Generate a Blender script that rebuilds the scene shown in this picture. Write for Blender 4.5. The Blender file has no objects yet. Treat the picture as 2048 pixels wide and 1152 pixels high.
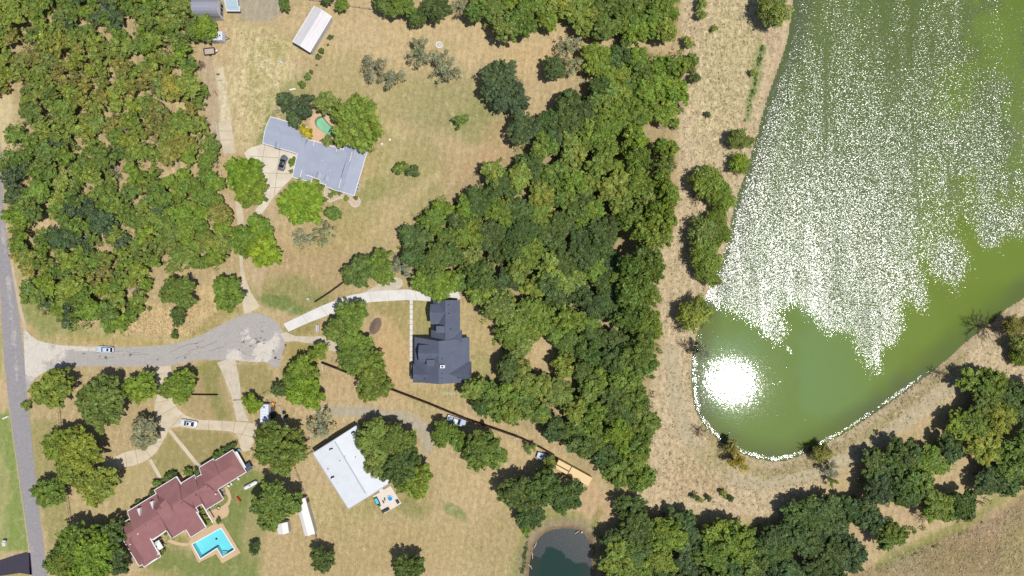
import bpy, bmesh, math, random
import numpy as np
from mathutils import Vector, Matrix
from mathutils.geometry import tessellate_polygon

# ---------------------------------------------------------------- camera, sky, sun, exposure
scene = bpy.context.scene
COL = scene.collection
S = 0.14            # metres on the ground per photograph pixel
H = 191.0           # flying height of the drone
SUN = Vector((0.323, -0.1386, 1.0)).normalized()
EXPOSURE = 0.25
SUN_STRENGTH = 3.9
SKY_STRENGTH = 0.075

cam_data = bpy.data.cameras.new('camera')
cam = bpy.data.objects.new('camera', cam_data)
COL.objects.link(cam)
cam.location = (0, 0, H)
cam.rotation_euler = (0, 0, 0)
cam_data.sensor_width = 36
cam_data.lens = 36 * H / (2048 * S)
cam_data.clip_start = 1
cam_data.clip_end = 8000
scene.camera = cam

world = bpy.data.worlds.new('World')
scene.world = world
world.use_nodes = True
wn = world.node_tree
bg = wn.nodes['Background']
sky = wn.nodes.new('ShaderNodeTexSky')
sky.sky_type = 'NISHITA'
sky.sun_disc = False
sky.sun_elevation = math.asin(SUN.z)
sky.sun_rotation = math.atan2(SUN.x, SUN.y)
sky.air_density = 1.0
sky.dust_density = 1.2
wn.links.new(sky.outputs['Color'], bg.inputs['Color'])
bg.inputs['Strength'].default_value = SKY_STRENGTH

sun_data = bpy.data.lights.new('sun', 'SUN')
sun_data.energy = SUN_STRENGTH
sun_data.angle = math.radians(0.53)
sun_data.color = (1.0, 0.975, 0.93)
sun = bpy.data.objects.new('sun', sun_data)
sun.rotation_euler = SUN.to_track_quat('Z', 'Y').to_euler()
sun.location = (60, -26, 180)
COL.objects.link(sun)

scene.view_settings.view_transform = 'Standard'
scene.view_settings.look = 'None'
scene.view_settings.exposure = EXPOSURE
scene.view_settings.gamma = 1.0
scene.view_settings.use_curve_mapping = False
scene.cycles.use_denoising = False
scene.cycles.max_bounces = 6
scene.cycles.transparent_max_bounces = 8
scene.cycles.sample_clamp_indirect = 4.0
scene.cycles.caustics_reflective = False
scene.cycles.caustics_refractive = False

# ---------------------------------------------------------------- helpers
rnd = random.Random(7)
nrg = np.random.default_rng(11)
K = 1.40            # picture value of a sunlit white surface, to turn seen colours into base colours

def lin(v):
    v = v / 255.0
    return v / 12.92 if v <= 0.04045 else ((v + 0.055) / 1.055) ** 2.4
def A(r, g, b):
    return (lin(r) / K, lin(g) / K, lin(b) / K)
def W(px, py, z=0.0):
    """the world point that stands at height z and is seen at that pixel of the photograph"""
    k = (H - z) / H
    return Vector(((px - 1024) * S * k, (576 - py) * S * k, z))

def tag(o, label=None, cat=None, group=None, kind=None):
    if label: o['label'] = label
    if cat: o['category'] = cat
    if group: o['group'] = group
    if kind: o['kind'] = kind
    return o
def empty(name, loc=(0, 0, 0), rz=0.0, scale=1.0):
    o = bpy.data.objects.new(name, None)
    o.empty_display_size = 0.5
    o.location = loc; o.rotation_euler = (0, 0, rz); o.scale = (scale,) * 3
    COL.objects.link(o)
    return o
def link(name, me, parent=None, loc=None, rz=0.0):
    o = bpy.data.objects.new(name, me)
    COL.objects.link(o)
    if parent is not None: o.parent = parent
    if loc is not None: o.location = loc
    if rz: o.rotation_euler = (0, 0, rz)
    return o
def children(o):
    return [c for c in bpy.data.objects if c.parent == o]
def copy_tree(o, parent=None):
    c = o.copy(); COL.objects.link(c); c.parent = parent
    for ch in list(o.children): copy_tree(ch, c)
    return c

# ---- mesh builder
class MB:
    def __init__(s): s.v = []; s.f = []; s.m = []
    def add(s, vs, fs, mi=0):
        b = len(s.v); s.v += [tuple(v) for v in vs]
        for f in fs: s.f.append(tuple(b + i for i in f)); s.m.append(mi)
    def box(s, x0, x1, y0, y1, z0, z1, mi=0, M=None, taper=0.0):
        t = taper
        vs = [(x0,y0,z0),(x1,y0,z0),(x1,y1,z0),(x0,y1,z0),(x0+t,y0+t,z1),(x1-t,y0+t,z1),(x1-t,y1-t,z1),(x0+t,y1-t,z1)]
        if M is not None: vs = [M @ Vector(v) for v in vs]
        s.add(vs, [(3,2,1,0),(4,5,6,7),(0,1,5,4),(1,2,6,5),(2,3,7,6),(3,0,4,7)], mi)
    def bar(s, a, b, w, h=None, mi=0):
        a = Vector(a); b = Vector(b); h = h or w
        d = (b - a); L = d.length
        if L < 1e-6: return
        d.normalize()
        up = Vector((0,0,1)) if abs(d.z) < 0.95 else Vector((1,0,0))
        x = d.cross(up).normalized(); y = x.cross(d)
        vs = []
        for p in (a, b):
            for sx, sy in ((-1,-1),(1,-1),(1,1),(-1,1)): vs.append(p + x*sx*w/2 + y*sy*h/2)
        s.add(vs, [(3,2,1,0),(4,5,6,7),(0,1,5,4),(1,2,6,5),(2,3,7,6),(3,0,4,7)], mi)
    def tube(s, a, b, r0, r1=None, n=8, mi=0, cap=True):
        a = Vector(a); b = Vector(b); r1 = r0 if r1 is None else r1
        d = (b - a).normalized()
        up = Vector((0,0,1)) if abs(d.z) < 0.95 else Vector((1,0,0))
        x = d.cross(up).normalized(); y = x.cross(d)
        vs = []
        for p, r in ((a, r0), (b, r1)):
            for i in range(n):
                t = 2*math.pi*i/n
                vs.append(p + x*math.cos(t)*r + y*math.sin(t)*r)
        fs = [(i, (i+1) % n, n+(i+1) % n, n+i) for i in range(n)]
        if cap: fs += [tuple(range(n-1, -1, -1)), tuple(range(n, 2*n))]
        s.add(vs, fs, mi)
    def loft(s, secs, mi=0, cap=True):
        n = len(secs[0]); vs = [p for q in secs for p in q]; fs = []
        for k in range(len(secs)-1):
            for i in range(n):
                j = (i+1) % n
                fs.append((k*n+i, k*n+j, (k+1)*n+j, (k+1)*n+i))
        if cap: fs += [tuple(range(n-1, -1, -1)), tuple((len(secs)-1)*n+i for i in range(n))]
        s.add(vs, fs, mi)
    def build(s, name, mat, parent=None, smooth=False, kind=None):
        me = bpy.data.meshes.new(name); me.from_pydata(s.v, [], s.f)
        mats = mat if isinstance(mat, (list, tuple)) else [mat]
        for m in mats: me.materials.append(m)
        if len(mats) > 1: me.polygons.foreach_set('material_index', s.m)
        if smooth: me.polygons.foreach_set('use_smooth', [True]*len(me.polygons))
        me.update()
        bm = bmesh.new(); bm.from_mesh(me); bmesh.ops.recalc_face_normals(bm, faces=bm.faces); bm.to_mesh(me); bm.free()
        o = link(name, me, parent)
        if kind: o['kind'] = kind
        return o

def spline(pts, n=5, closed=True):
    out = []; N = len(pts)
    rng = range(N if closed else N-1)
    for i in rng:
        if closed: p0, p1, p2, p3 = pts[(i-1) % N], pts[i], pts[(i+1) % N], pts[(i+2) % N]
        else: p0, p1, p2, p3 = pts[max(i-1, 0)], pts[i], pts[i+1], pts[min(i+2, N-1)]
        for k in range(n):
            t = k/n
            out.append(tuple(0.5*((2*p1[a]) + (-p0[a]+p2[a])*t + (2*p0[a]-5*p1[a]+4*p2[a]-p3[a])*t*t + (-p0[a]+3*p1[a]-3*p2[a]+p3[a])*t**3) for a in (0, 1)))
    if not closed: out.append(pts[-1])
    return out
def thick_poly(mb, pts, z0, z1, holes=(), mi=0):
    """pts are pixels on the ground; a slab between z0 and z1"""
    loops = [[W(x, y, 0) for x, y in pts]] + [[W(x, y, 0) for x, y in h] for h in holes]
    flat = [p for l in loops for p in l]
    tris = tessellate_polygon([[Vector((p.x, p.y, 0)) for p in l] for l in loops])
    mb.add([(p.x, p.y, z1) for p in flat], [tuple(t) for t in tris], mi)
    b = 0
    for l in loops:
        n = len(l)
        vs = [(p.x, p.y, z1) for p in l] + [(p.x, p.y, z0) for p in l]
        mb.add(vs, [(i, (i+1) % n, n+(i+1) % n, n+i) for i in range(n)], mi)
def sheet(name, pts, z, mat, smooth=0, parent=None, z0=-0.05, kind='structure', holes=()):
    mb = MB()
    if smooth: pts = spline(pts, smooth)
    thick_poly(mb, pts, z0, z, holes)
    o = mb.build(name, mat, parent)
    if kind and parent is None: o['kind'] = kind
    return o

# ---- numpy noise and distances (pixel space)
def vnoise(x, y, scale, seed):
    r = np.random.default_rng(seed); T = r.random((256, 256))
    x = x/scale; y = y/scale
    xi = np.floor(x).astype(int); yi = np.floor(y).astype(int)
    fx = x-xi; fy = y-yi; fx = fx*fx*(3-2*fx); fy = fy*fy*(3-2*fy)
    g = lambda a, b: T[a % 256, b % 256]
    return (g(xi, yi)*(1-fx)+g(xi+1, yi)*fx)*(1-fy)+(g(xi, yi+1)*(1-fx)+g(xi+1, yi+1)*fx)*fy
def fbm(x, y, scale, seed, oct=4):
    v = 0; a = 1; t = 0
    for i in range(oct):
        v = v + a*vnoise(x, y, scale/2**i, seed+i*17); t += a; a *= 0.55
    return v/t
def inside(x, y, poly):
    c = np.zeros(np.shape(x), bool); n = len(poly)
    for i in range(n):
        x0, y0 = poly[i]; x1, y1 = poly[(i+1) % n]
        if y0 == y1: continue
        k = ((y0 > y) != (y1 > y)) & (x < (x1-x0)*(y-y0)/(y1-y0)+x0)
        c ^= k
    return c
def segdist(x, y, pts, closed=True):
    d = np.full(np.shape(x), 1e9); n = len(pts)
    for i in range(n if closed else n-1):
        x0, y0 = pts[i]; x1, y1 = pts[(i+1) % n]
        dx, dy = x1-x0, y1-y0; L = dx*dx+dy*dy+1e-9
        t = np.clip(((x-x0)*dx+(y-y0)*dy)/L, 0, 1)
        d = np.minimum(d, np.hypot(x-x0-t*dx, y-y0-t*dy))
    return d
def sdist(x, y, poly):
    """positive inside"""
    d = segdist(x, y, poly)
    return np.where(inside(x, y, poly), d, -d)
def sstep(a, b, v):
    t = np.clip((v-a)/(b-a), 0, 1); return t*t*(3-2*t)

def mesh_np(name, verts, faces_flat, per, mats, smooth=False):
    me = bpy.data.meshes.new(name)
    nv = len(verts); nf = len(faces_flat)//per
    me.vertices.add(nv); me.vertices.foreach_set('co', np.asarray(verts, np.float32).ravel())
    me.loops.add(nf*per); me.loops.foreach_set('vertex_index', np.asarray(faces_flat, np.int32))
    me.polygons.add(nf)
    me.polygons.foreach_set('loop_start', np.arange(0, nf*per, per, dtype=np.int32))
    me.polygons.foreach_set('loop_total', np.full(nf, per, np.int32))
    if smooth: me.polygons.foreach_set('use_smooth', np.ones(nf, bool))
    for m in (mats if isinstance(mats, (list, tuple)) else [mats]): me.materials.append(m)
    me.update(calc_edges=True)
    return me
def set_color(me, name, rgb, alpha=None):
    at = me.color_attributes.new(name, 'FLOAT_COLOR', 'POINT')
    a = np.ones((len(me.vertices), 4), np.float32); a[:, :3] = rgb
    if alpha is not None: a[:, 3] = alpha
    at.data.foreach_set('color', a.ravel())

# ---------------------------------------------------------------- materials
def new_mat(name):
    m = bpy.data.materials.new(name); m.use_nodes = True
    nt = m.node_tree; b = nt.nodes['Principled BSDF']
    return m, nt, b
def nd(nt, typ, **kw):
    n = nt.nodes.new(typ)
    for k, v in kw.items(): setattr(n, k, v)
    return n
def noise(nt, scale, detail=3, rough=0.55, coord=None, dist=0.0):
    n = nd(nt, 'ShaderNodeTexNoise')
    n.inputs['Scale'].default_value = scale; n.inputs['Detail'].default_value = detail
    n.inputs['Roughness'].default_value = rough; n.inputs['Distortion'].default_value = dist
    if coord is not None: nt.links.new(coord, n.inputs['Vector'])
    return n
def math_(nt, op, a, b=None, c=None, clamp=False):
    n = nd(nt, 'ShaderNodeMath', operation=op); n.use_clamp = clamp
    for i, v in enumerate((a, b, c)):
        if v is None: continue
        if isinstance(v, (int, float)): n.inputs[i].default_value = v
        else: nt.links.new(v, n.inputs[i])
    return n.outputs[0]
def maprange(nt, v, a, b, c, d):
    n = nd(nt, 'ShaderNodeMapRange'); nt.links.new(v, n.inputs[0])
    for i, q in enumerate((a, b, c, d)): n.inputs[i+1].default_value = q
    return n.outputs[0]
def mixc(nt, f, a, b, typ='MIX'):
    n = nd(nt, 'ShaderNodeMix', data_type='RGBA', blend_type=typ)
    for i, v in ((0, f), (6, a), (7, b)):
        if isinstance(v, (int, float)): n.inputs[i].default_value = v
        elif isinstance(v, tuple): n.inputs[i].default_value = (*v, 1) if len(v) == 3 else v
        else: nt.links.new(v, n.inputs[i])
    return n.outputs[2]
def objco(nt):
    return nd(nt, 'ShaderNodeTexCoord').outputs['Object']
def geoco(nt):
    return nd(nt, 'ShaderNodeNewGeometry').outputs['Position']

MATS = {}
def plain(name, col, rough=0.7, spec=0.3, var=0.12, scale=3.0, var2=0.08, scale2=25.0, metal=0.0, bump=0.0, tint=None, tamt=0.0, tscale=0.5, coat=0.0):
    """solid material with two octaves of colour variation in world position"""
    if name in MATS: return MATS[name]
    m, nt, b = new_mat(name)
    co = geoco(nt)
    n1 = noise(nt, scale, 4, 0.6, co); n2 = noise(nt, scale2, 2, 0.5, co)
    f = math_(nt, 'ADD', maprange(nt, n1.outputs[0], 0.25, 0.75, 1-var, 1+var), maprange(nt, n2.outputs[0], 0.3, 0.7, -var2, var2))
    c = mixc(nt, 1.0, (*col, 1), (1, 1, 1, 1), 'MULTIPLY')
    if tint is not None:
        n3 = noise(nt, tscale, 4, 0.65, co)
        c = mixc(nt, maprange(nt, n3.outputs[0], 0.42, 0.62, 0, tamt), (*col, 1), (*tint, 1))
    vm = nd(nt, 'ShaderNodeVectorMath', operation='SCALE')
    nt.links.new(c, vm.inputs[0]); nt.links.new(f, vm.inputs[3])
    nt.links.new(vm.outputs[0], b.inputs['Base Color'])
    b.inputs['Roughness'].default_value = rough
    b.inputs['Specular IOR Level'].default_value = spec
    b.inputs['Metallic'].default_value = metal
    b.inputs['Coat Weight'].default_value = coat
    if bump:
        bp = nd(nt, 'ShaderNodeBump'); bp.inputs['Strength'].default_value = 0.6; bp.inputs['Distance'].default_value = bump
        nt.links.new(n1.outputs[0], bp.inputs['Height']); nt.links.new(bp.outputs[0], b.inputs['Normal'])
    MATS[name] = m
    return m

# ground: painted region colours (attribute) with grass grain on top
def ground_material():
    m, nt, b = new_mat('dry_grass_ground')
    at = nd(nt, 'ShaderNodeAttribute', attribute_name='col')
    co = geoco(nt)
    amp = at.outputs['Alpha']
    n1 = noise(nt, 0.9, 5, 0.65, co, 0.6)
    n2 = noise(nt, 3.2, 4, 0.65, co, 1.2)
    mp = nd(nt, 'ShaderNodeMapping'); mp.inputs['Rotation'].default_value = (0, 0, 0.5); mp.inputs['Scale'].default_value = (1, 0.28, 1)
    nt.links.new(co, mp.inputs[0])
    n3 = noise(nt, 1.6, 4, 0.7, mp.outputs[0], 0.8)
    s = math_(nt, 'ADD', maprange(nt, n1.outputs[0], 0.3, 0.7, -0.5, 0.5), maprange(nt, n2.outputs[0], 0.3, 0.7, -0.6, 0.6))
    s = math_(nt, 'ADD', s, maprange(nt, n3.outputs[0], 0.3, 0.7, -0.45, 0.45))
    f = math_(nt, 'ADD', math_(nt, 'MULTIPLY', s, math_(nt, 'MULTIPLY', amp, 0.34)), 1.0)
    f = math_(nt, 'MAXIMUM', f, 0.45)
    vm = nd(nt, 'ShaderNodeVectorMath', operation='SCALE')
    # straw / olive mottling
    n4 = noise(nt, 0.28, 5, 0.7, co, 0.8)
    c = mixc(nt, maprange(nt, n4.outputs[0], 0.45, 0.72, 0, 0.32), at.outputs['Color'], (*A(150, 142, 98), 1))
    n5 = noise(nt, 0.5, 5, 0.7, co, 1.5)
    c = mixc(nt, maprange(nt, n5.outputs[0], 0.52, 0.72, 0, 0.36), c, (*A(214, 196, 162), 1))
    wv = nd(nt, 'ShaderNodeTexWave'); wv.inputs['Scale'].default_value = 0.16; wv.inputs['Distortion'].default_value = 5; wv.inputs['Detail'].default_value = 3; wv.inputs['Detail Scale'].default_value = 0.6
    nt.links.new(mp.outputs[0], wv.inputs['Vector'])
    f = math_(nt, 'MULTIPLY', f, maprange(nt, wv.outputs['Fac'], 0, 1, 0.955, 1.03))
    nt.links.new(c, vm.inputs[0]); nt.links.new(f, vm.inputs[3])
    nt.links.new(vm.outputs[0], b.inputs['Base Color'])
    b.inputs['Roughness'].default_value = 0.95; b.inputs['Specular IOR Level'].default_value = 0.05
    bp = nd(nt, 'ShaderNodeBump'); bp.inputs['Strength'].default_value = 0.7; bp.inputs['Distance'].default_value = 0.08
    nt.links.new(n2.outputs[0], bp.inputs['Height']); nt.links.new(bp.outputs[0], b.inputs['Normal'])
    return m

def water_material(name, fres=0.058, rough_calm=0.033, rough_wind=0.225, kwind=1.2, kcalm=0.055, rot=0.28, chop_light_paint=(66, 78, 36)):
    m, nt, b = new_mat(name)
    nt.nodes.remove(b)
    out = nt.nodes['Material Output']
    at = nd(nt, 'ShaderNodeAttribute', attribute_name='col')
    co = geoco(nt)
    mp = nd(nt, 'ShaderNodeMapping'); mp.inputs['Rotation'].default_value = (0, 0, rot); mp.inputs['Scale'].default_value = (0.62, 1.35, 1)
    nt.links.new(co, mp.inputs[0])
    nz = noise(nt, 4.3, 1.0, 0.6, mp.outputs[0], 0.2)
    nb = noise(nt, 0.33, 3, 0.6, co, 0.4)
    # gusts break the edge of the rough water into streaks
    mp2 = nd(nt, 'ShaderNodeMapping'); mp2.inputs['Rotation'].default_value = (0, 0, -0.35); mp2.inputs['Scale'].default_value = (0.6, 0.07, 1)
    nt.links.new(co, mp2.inputs[0])
    ng = noise(nt, 0.35, 4, 0.65, mp2.outputs[0], 0.3)
    nf = noise(nt, 2.2, 3, 0.75, co)
    e = math_(nt, 'ADD', at.outputs['Alpha'], math_(nt, 'MULTIPLY', math_(nt, 'SUBTRACT', nf.outputs[0], 0.5), 2.0))
    w0 = nd(nt, 'ShaderNodeMapRange', interpolation_type='SMOOTHSTEP')
    nt.links.new(e, w0.inputs[0]); w0.inputs[1].default_value = 0.42; w0.inputs[2].default_value = 0.62
    w = w0.outputs[0]
    gust = maprange(nt, ng.outputs[0], 0.34, 0.66, 0.42, 1.3)
    k = math_(nt, 'ADD', math_(nt, 'MULTIPLY', math_(nt, 'MULTIPLY', w, gust), kwind), kcalm)
    sub = nd(nt, 'ShaderNodeVectorMath', operation='SUBTRACT'); nt.links.new(nz.outputs['Color'], sub.inputs[0]); sub.inputs[1].default_value = (0.5, 0.5, 0.5)
    sc = nd(nt, 'ShaderNodeVectorMath', operation='SCALE'); nt.links.new(sub.outputs[0], sc.inputs[0]); nt.links.new(k, sc.inputs[3])
    sx = nd(nt, 'ShaderNodeSeparateXYZ'); nt.links.new(sc.outputs[0], sx.inputs[0])
    cx = nd(nt, 'ShaderNodeCombineXYZ'); nt.links.new(sx.outputs[0], cx.inputs[0]); nt.links.new(sx.outputs[1], cx.inputs[1]); cx.inputs[2].default_value = 1.0
    nm = nd(nt, 'ShaderNodeVectorMath', operation='NORMALIZE'); nt.links.new(cx.outputs[0], nm.inputs[0])
    gl = nd(nt, 'ShaderNodeBsdfGlossy'); gl.distribution = 'GGX'
    nt.links.new(nm.outputs[0], gl.inputs['Normal'])
    rr = nd(nt, 'ShaderNodeMapRange'); nt.links.new(w, rr.inputs[0]); rr.inputs[3].default_value = rough_calm; rr.inputs[4].default_value = rough_wind
    nt.links.new(rr.outputs[0], gl.inputs['Roughness'])
    gl.inputs['Color'].default_value = (1, 1, 1, 1)
    df = nd(nt, 'ShaderNodeBsdfDiffuse')
    c = mixc(nt, math_(nt, 'MULTIPLY', math_(nt, 'MULTIPLY', w, at.outputs['Alpha']), maprange(nt, nz.outputs[0], 0.35, 0.6, 0.95, 0.45)), at.outputs['Color'], (*A(*chop_light_paint), 1))  # light on ruffled water painted into its colour, darker in the ripple gaps
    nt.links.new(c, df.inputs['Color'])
    fr = nd(nt, 'ShaderNodeMapRange'); nt.links.new(w, fr.inputs[0]); fr.inputs[3].default_value = 0.03; fr.inputs[4].default_value = fres
    mx = nd(nt, 'ShaderNodeMixShader'); nt.links.new(fr.outputs[0], mx.inputs[0]); nt.links.new(df.outputs[0], mx.inputs[1]); nt.links.new(gl.outputs[0], mx.inputs[2])
    nt.links.new(mx.outputs[0], out.inputs['Surface'])
    return m

def leaf_material():
    m, nt, b = new_mat('leaves')
    nt.nodes.remove(b); out = nt.nodes['Material Output']
    oi = nd(nt, 'ShaderNodeObjectInfo'); at = nd(nt, 'ShaderNodeAttribute', attribute_name='tint')
    vm = nd(nt, 'ShaderNodeVectorMath', operation='MULTIPLY')
    nt.links.new(oi.outputs['Color'], vm.inputs[0]); nt.links.new(at.outputs['Color'], vm.inputs[1])
    c = vm.outputs[0]
    df = nd(nt, 'ShaderNodeBsdfDiffuse'); nt.links.new(c, df.inputs['Color'])
    tr = nd(nt, 'ShaderNodeBsdfTranslucent')
    c2 = mixc(nt, 1.0, c, (1.2, 1.15, 0.5, 1), 'MULTIPLY'); nt.links.new(c2, tr.inputs['Color'])
    gl = nd(nt, 'ShaderNodeBsdfGlossy'); gl.inputs['Roughness'].default_value = 0.45; gl.inputs['Color'].default_value = (0.9, 0.95, 1, 1)
    m1 = nd(nt, 'ShaderNodeMixShader'); m1.inputs[0].default_value = 0.30
    nt.links.new(df.outputs[0], m1.inputs[1]); nt.links.new(tr.outputs[0], m1.inputs[2])
    m2 = nd(nt, 'ShaderNodeMixShader'); m2.inputs[0].default_value = 0.012
    nt.links.new(m1.outputs[0], m2.inputs[1]); nt.links.new(gl.outputs[0], m2.inputs[2])
    nt.links.new(m2.outputs[0], out.inputs['Surface'])
    return m

def glass_mat(name, col, rough=0.06):
    if name in MATS: return MATS[name]
    m, nt, b = new_mat(name)
    b.inputs['Base Color'].default_value = (*col, 1); b.inputs['Roughness'].default_value = rough
    b.inputs['Specular IOR Level'].default_value = 0.6
    MATS[name] = m; return m
def pool_water(name, tintc):
    m, nt, b = new_mat(name); nt.nodes.remove(b); out = nt.nodes['Material Output']
    tr = nd(nt, 'ShaderNodeBsdfTransparent'); tr.inputs[0].default_value = (*tintc, 1)
    gl = nd(nt, 'ShaderNodeBsdfGlossy'); gl.inputs['Roughness'].default_value = 0.05
    co = geoco(nt); n = noise(nt, 2.0, 3, 0.6, co)
    bp = nd(nt, 'ShaderNodeBump'); bp.inputs['Strength'].default_value = 0.25; bp.inputs['Distance'].default_value = 0.05
    nt.links.new(n.outputs[0], bp.inputs['Height']); nt.links.new(bp.outputs[0], gl.inputs['Normal'])
    mx = nd(nt, 'ShaderNodeMixShader'); mx.inputs[0].default_value = 0.04
    nt.links.new(tr.outputs[0], mx.inputs[1]); nt.links.new(gl.outputs[0], mx.inputs[2]); nt.links.new(mx.outputs[0], out.inputs['Surface'])
    return m

def asphalt_mat(name, base, pale, thr=(0.36, 0.72), crack=True):
    m, nt, b = new_mat(name)
    at = nd(nt, 'ShaderNodeAttribute', attribute_name='col')
    co = geoco(nt)
    n1 = noise(nt, 0.22, 5, 0.65, co, 0.6); n2 = noise(nt, 1.3, 5, 0.7, co, 0.4); n3 = noise(nt, 9, 2, 0.6, co)
    e = math_(nt, 'ADD', at.outputs['Alpha'], math_(nt, 'MULTIPLY', math_(nt, 'SUBTRACT', n1.outputs[0], 0.5), 1.3))
    e = math_(nt, 'ADD', e, math_(nt, 'MULTIPLY', math_(nt, 'SUBTRACT', n2.outputs[0], 0.5), 0.55))
    c = mixc(nt, maprange(nt, e, thr[0], thr[1], 0, 1), (*base, 1), (*pale, 1))
    n5 = noise(nt, 0.6, 4, 0.7, co, 1.5)
    c = mixc(nt, maprange(nt, n5.outputs[0], 0.58, 0.7, 0, 0.3), c, (*A(135, 130, 132), 1))
    f = math_(nt, 'ADD', maprange(nt, n2.outputs[0], 0.3, 0.7, 0.88, 1.10), maprange(nt, n3.outputs[0], 0.3, 0.7, -0.09, 0.09))
    if crack:
        vo = nd(nt, 'ShaderNodeTexVoronoi', feature='DISTANCE_TO_EDGE'); vo.inputs['Scale'].default_value = 0.28
        mp = mixc(nt, 0.25, co, n2.outputs['Color']); nt.links.new(co, vo.inputs['Vector'])
        cr = maprange(nt, vo.outputs['Distance'], 0.0, 0.02, 0.86, 1.0)
        f = math_(nt, 'MULTIPLY', f, cr)
    vm = nd(nt, 'ShaderNodeVectorMath', operation='SCALE')
    nt.links.new(c, vm.inputs[0]); nt.links.new(f, vm.inputs[3]); nt.links.new(vm.outputs[0], b.inputs['Base Color'])
    b.inputs['Roughness'].default_value = 0.9; b.inputs['Specular IOR Level'].default_value = 0.15
    return m
# ---------------------------------------------------------------- the lie of the land (pixels of the photograph)
LAKE = spline([(1594,-160),(1593,-60),(1590,20),(1578,90),(1561,140),(1543,190),(1528,240),(1514,290),(1499,340),(1482,388),(1470,430),(1462,480),(1448,525),(1430,562),(1418,592),(1408,640),(1397,680),(1390,715),(1388,750),(1390,790),(1397,820),(1408,842),(1425,862),(1445,881),(1470,897),(1500,910),(1530,917),(1565,919),(1600,909),(1640,891),(1690,863),(1740,831),(1790,796),(1835,763),(1880,729),(1920,692),(1950,667),(1985,642),(2010,618),(2048,594),(2120,560),(2300,440),(2450,200),(2480,-100),(2300,-420),(1900,-520),(1650,-400)], 3)
WIND = [(1300,-700),(1300,560),(1418,592),(1440,603),(1475,610),(1500,622),(1528,650),(1556,677),(1566,664),(1545,632),(1556,612),(1580,604),(1612,610),(1640,640),(1662,662),(1690,660),(1712,664),(1728,690),(1745,726),(1753,736),(1760,700),(1768,680),(1790,680),(1796,650),(1798,612),(1808,584),(1830,596),(1846,612),(1853,600),(1846,560),(1842,520),(1858,520),(1882,548),(1905,584),(1920,586),(1936,550),(1938,500),(1926,440),(1945,452),(1972,492),(2000,500),(2030,478),(2060,462),(2300,380),(2600,-200),(2400,-700)]
POND = spline([(1060,1230),(1062,1160),(1064,1130),(1070,1104),(1083,1080),(1103,1067),(1135,1063),(1162,1070),(1176,1090),(1180,1130),(1182,1170),(1180,1230)], 3)
LPOOL = [(385.5,1088.5),(442,1057),(468.5,1098.8),(445.5,1113),(434.5,1095),(401.5,1116.5)]
KPOOL = spline([(630,243),(634,236),(641,233),(648,236),(653,243),(660,250),(667,257),(671,264),(668,271),(660,270),(650,266),(641,260),(633,252)], 3)

GX0, GX1, GY0, GY1, GS = -130.0, 2178.0, -130.0, 1282.0, 3.5
def far_axis(lo, hi, st):
    a = list(np.arange(lo, hi+0.1, st)); s = st*2; x = lo; pre = []; 
    while x > lo-12000: x -= s; pre.append(x); s *= 1.5
    s = st*2; x = a[-1]; post = []
    while x < hi+12000: x += s; post.append(x); s *= 1.5
    return np.array(pre[::-1]+a+post)
ax = far_axis(GX0, GX1, GS); ay = far_axis(GY0, GY1, GS)
PX, PY = np.meshgrid(ax, ay)
warp = (fbm(PX, PY, 60, 3)-0.5)*38; warp2 = (fbm(PX, PY, 60, 5)-0.5)*38
fine = (fbm(PX, PY, 12, 8, 3)-0.5)*7
QX = PX+warp; QY = PY+warp2
C = np.zeros(PX.shape+(3,)); C[:] = (199, 173, 135)
Rf = np.full(PX.shape, 1.0)
def paint(mask, col, s=1.0, rough=None):
    global C, Rf
    w = np.clip(mask, 0, 1)*s
    C = C*(1-w[..., None]) + np.array(col)*w[..., None]
    if rough is not None: Rf = Rf*(1-w)+rough*w
def blob(cx, cy, rx, ry, ang, col, s=0.8, rough=None, soft=0.45):
    a = math.radians(ang); dx = QX-cx; dy = QY-cy
    u = dx*math.cos(a)+dy*math.sin(a); v = -dx*math.sin(a)+dy*math.cos(a)
    r = np.sqrt((u/rx)**2+(v/ry)**2)
    paint(1-sstep(1-soft, 1+soft, r), col, s, rough)
def region(poly, col, s=1.0, feather=12, rough=None, warped=True):
    d = sdist(QX if warped else PX+fine, QY if warped else PY+fine, poly)
    paint(sstep(-feather, feather, d), col, s, rough)
def track(pts, w, col, s=0.7, soft=0.6, rough=None):
    d = segdist(PX+fine, PY+fine, pts, False)
    paint(1-sstep(w*(1-soft), w*(1+soft), d), col, s, rough)

OL = (158, 154, 104); GR = (124, 138, 78); TAN = (205, 178, 140); PALE = (214, 194, 150); PINK = (208, 182, 152); BROWN = (170, 140, 105)
# broad tints
big = fbm(PX, PY, 170, 21)
paint(sstep(0.42, 0.66, big), (186, 166, 122), 0.6)
# north meadow and yard of the blue-grey house
blob(900,80,340,60,0,(210,183,142),0.7)
region([(470,60),(560,70),(590,150),(560,200),(520,300),(470,300),(455,200)], (211,194,150), 0.8, 25, 1.6)
blob(505,180,16,90,4,(172,164,108),0.7,1.4); blob(555,90,34,26,10,(178,168,112),0.7,1.4); blob(545,200,18,60,-20,(176,168,112),0.6,1.4)
blob(520,290,14,30,10,GR,0.7); blob(532,250,10,30,15,(130,140,75),0.8)
blob(590,190,35,30,0,(158,156,100),0.7); blob(680,150,60,50,0,(180,163,115),0.6)
blob(900,210,110,60,10,(160,154,106),0.75); blob(960,250,60,40,0,(150,150,98),0.6)
blob(760,190,80,50,0,(178,165,118),0.6); blob(830,350,70,80,-20,(168,158,108),0.75)
blob(930,350,60,50,0,(186,156,118),0.6); blob(1000,300,40,60,0,(196,160,122),0.6)
blob(760,290,30,90,20,(178,164,112),0.6); blob(740,380,45,25,-30,(150,150,92),0.75); blob(700,440,60,40,0,(170,160,110),0.6)
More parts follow.
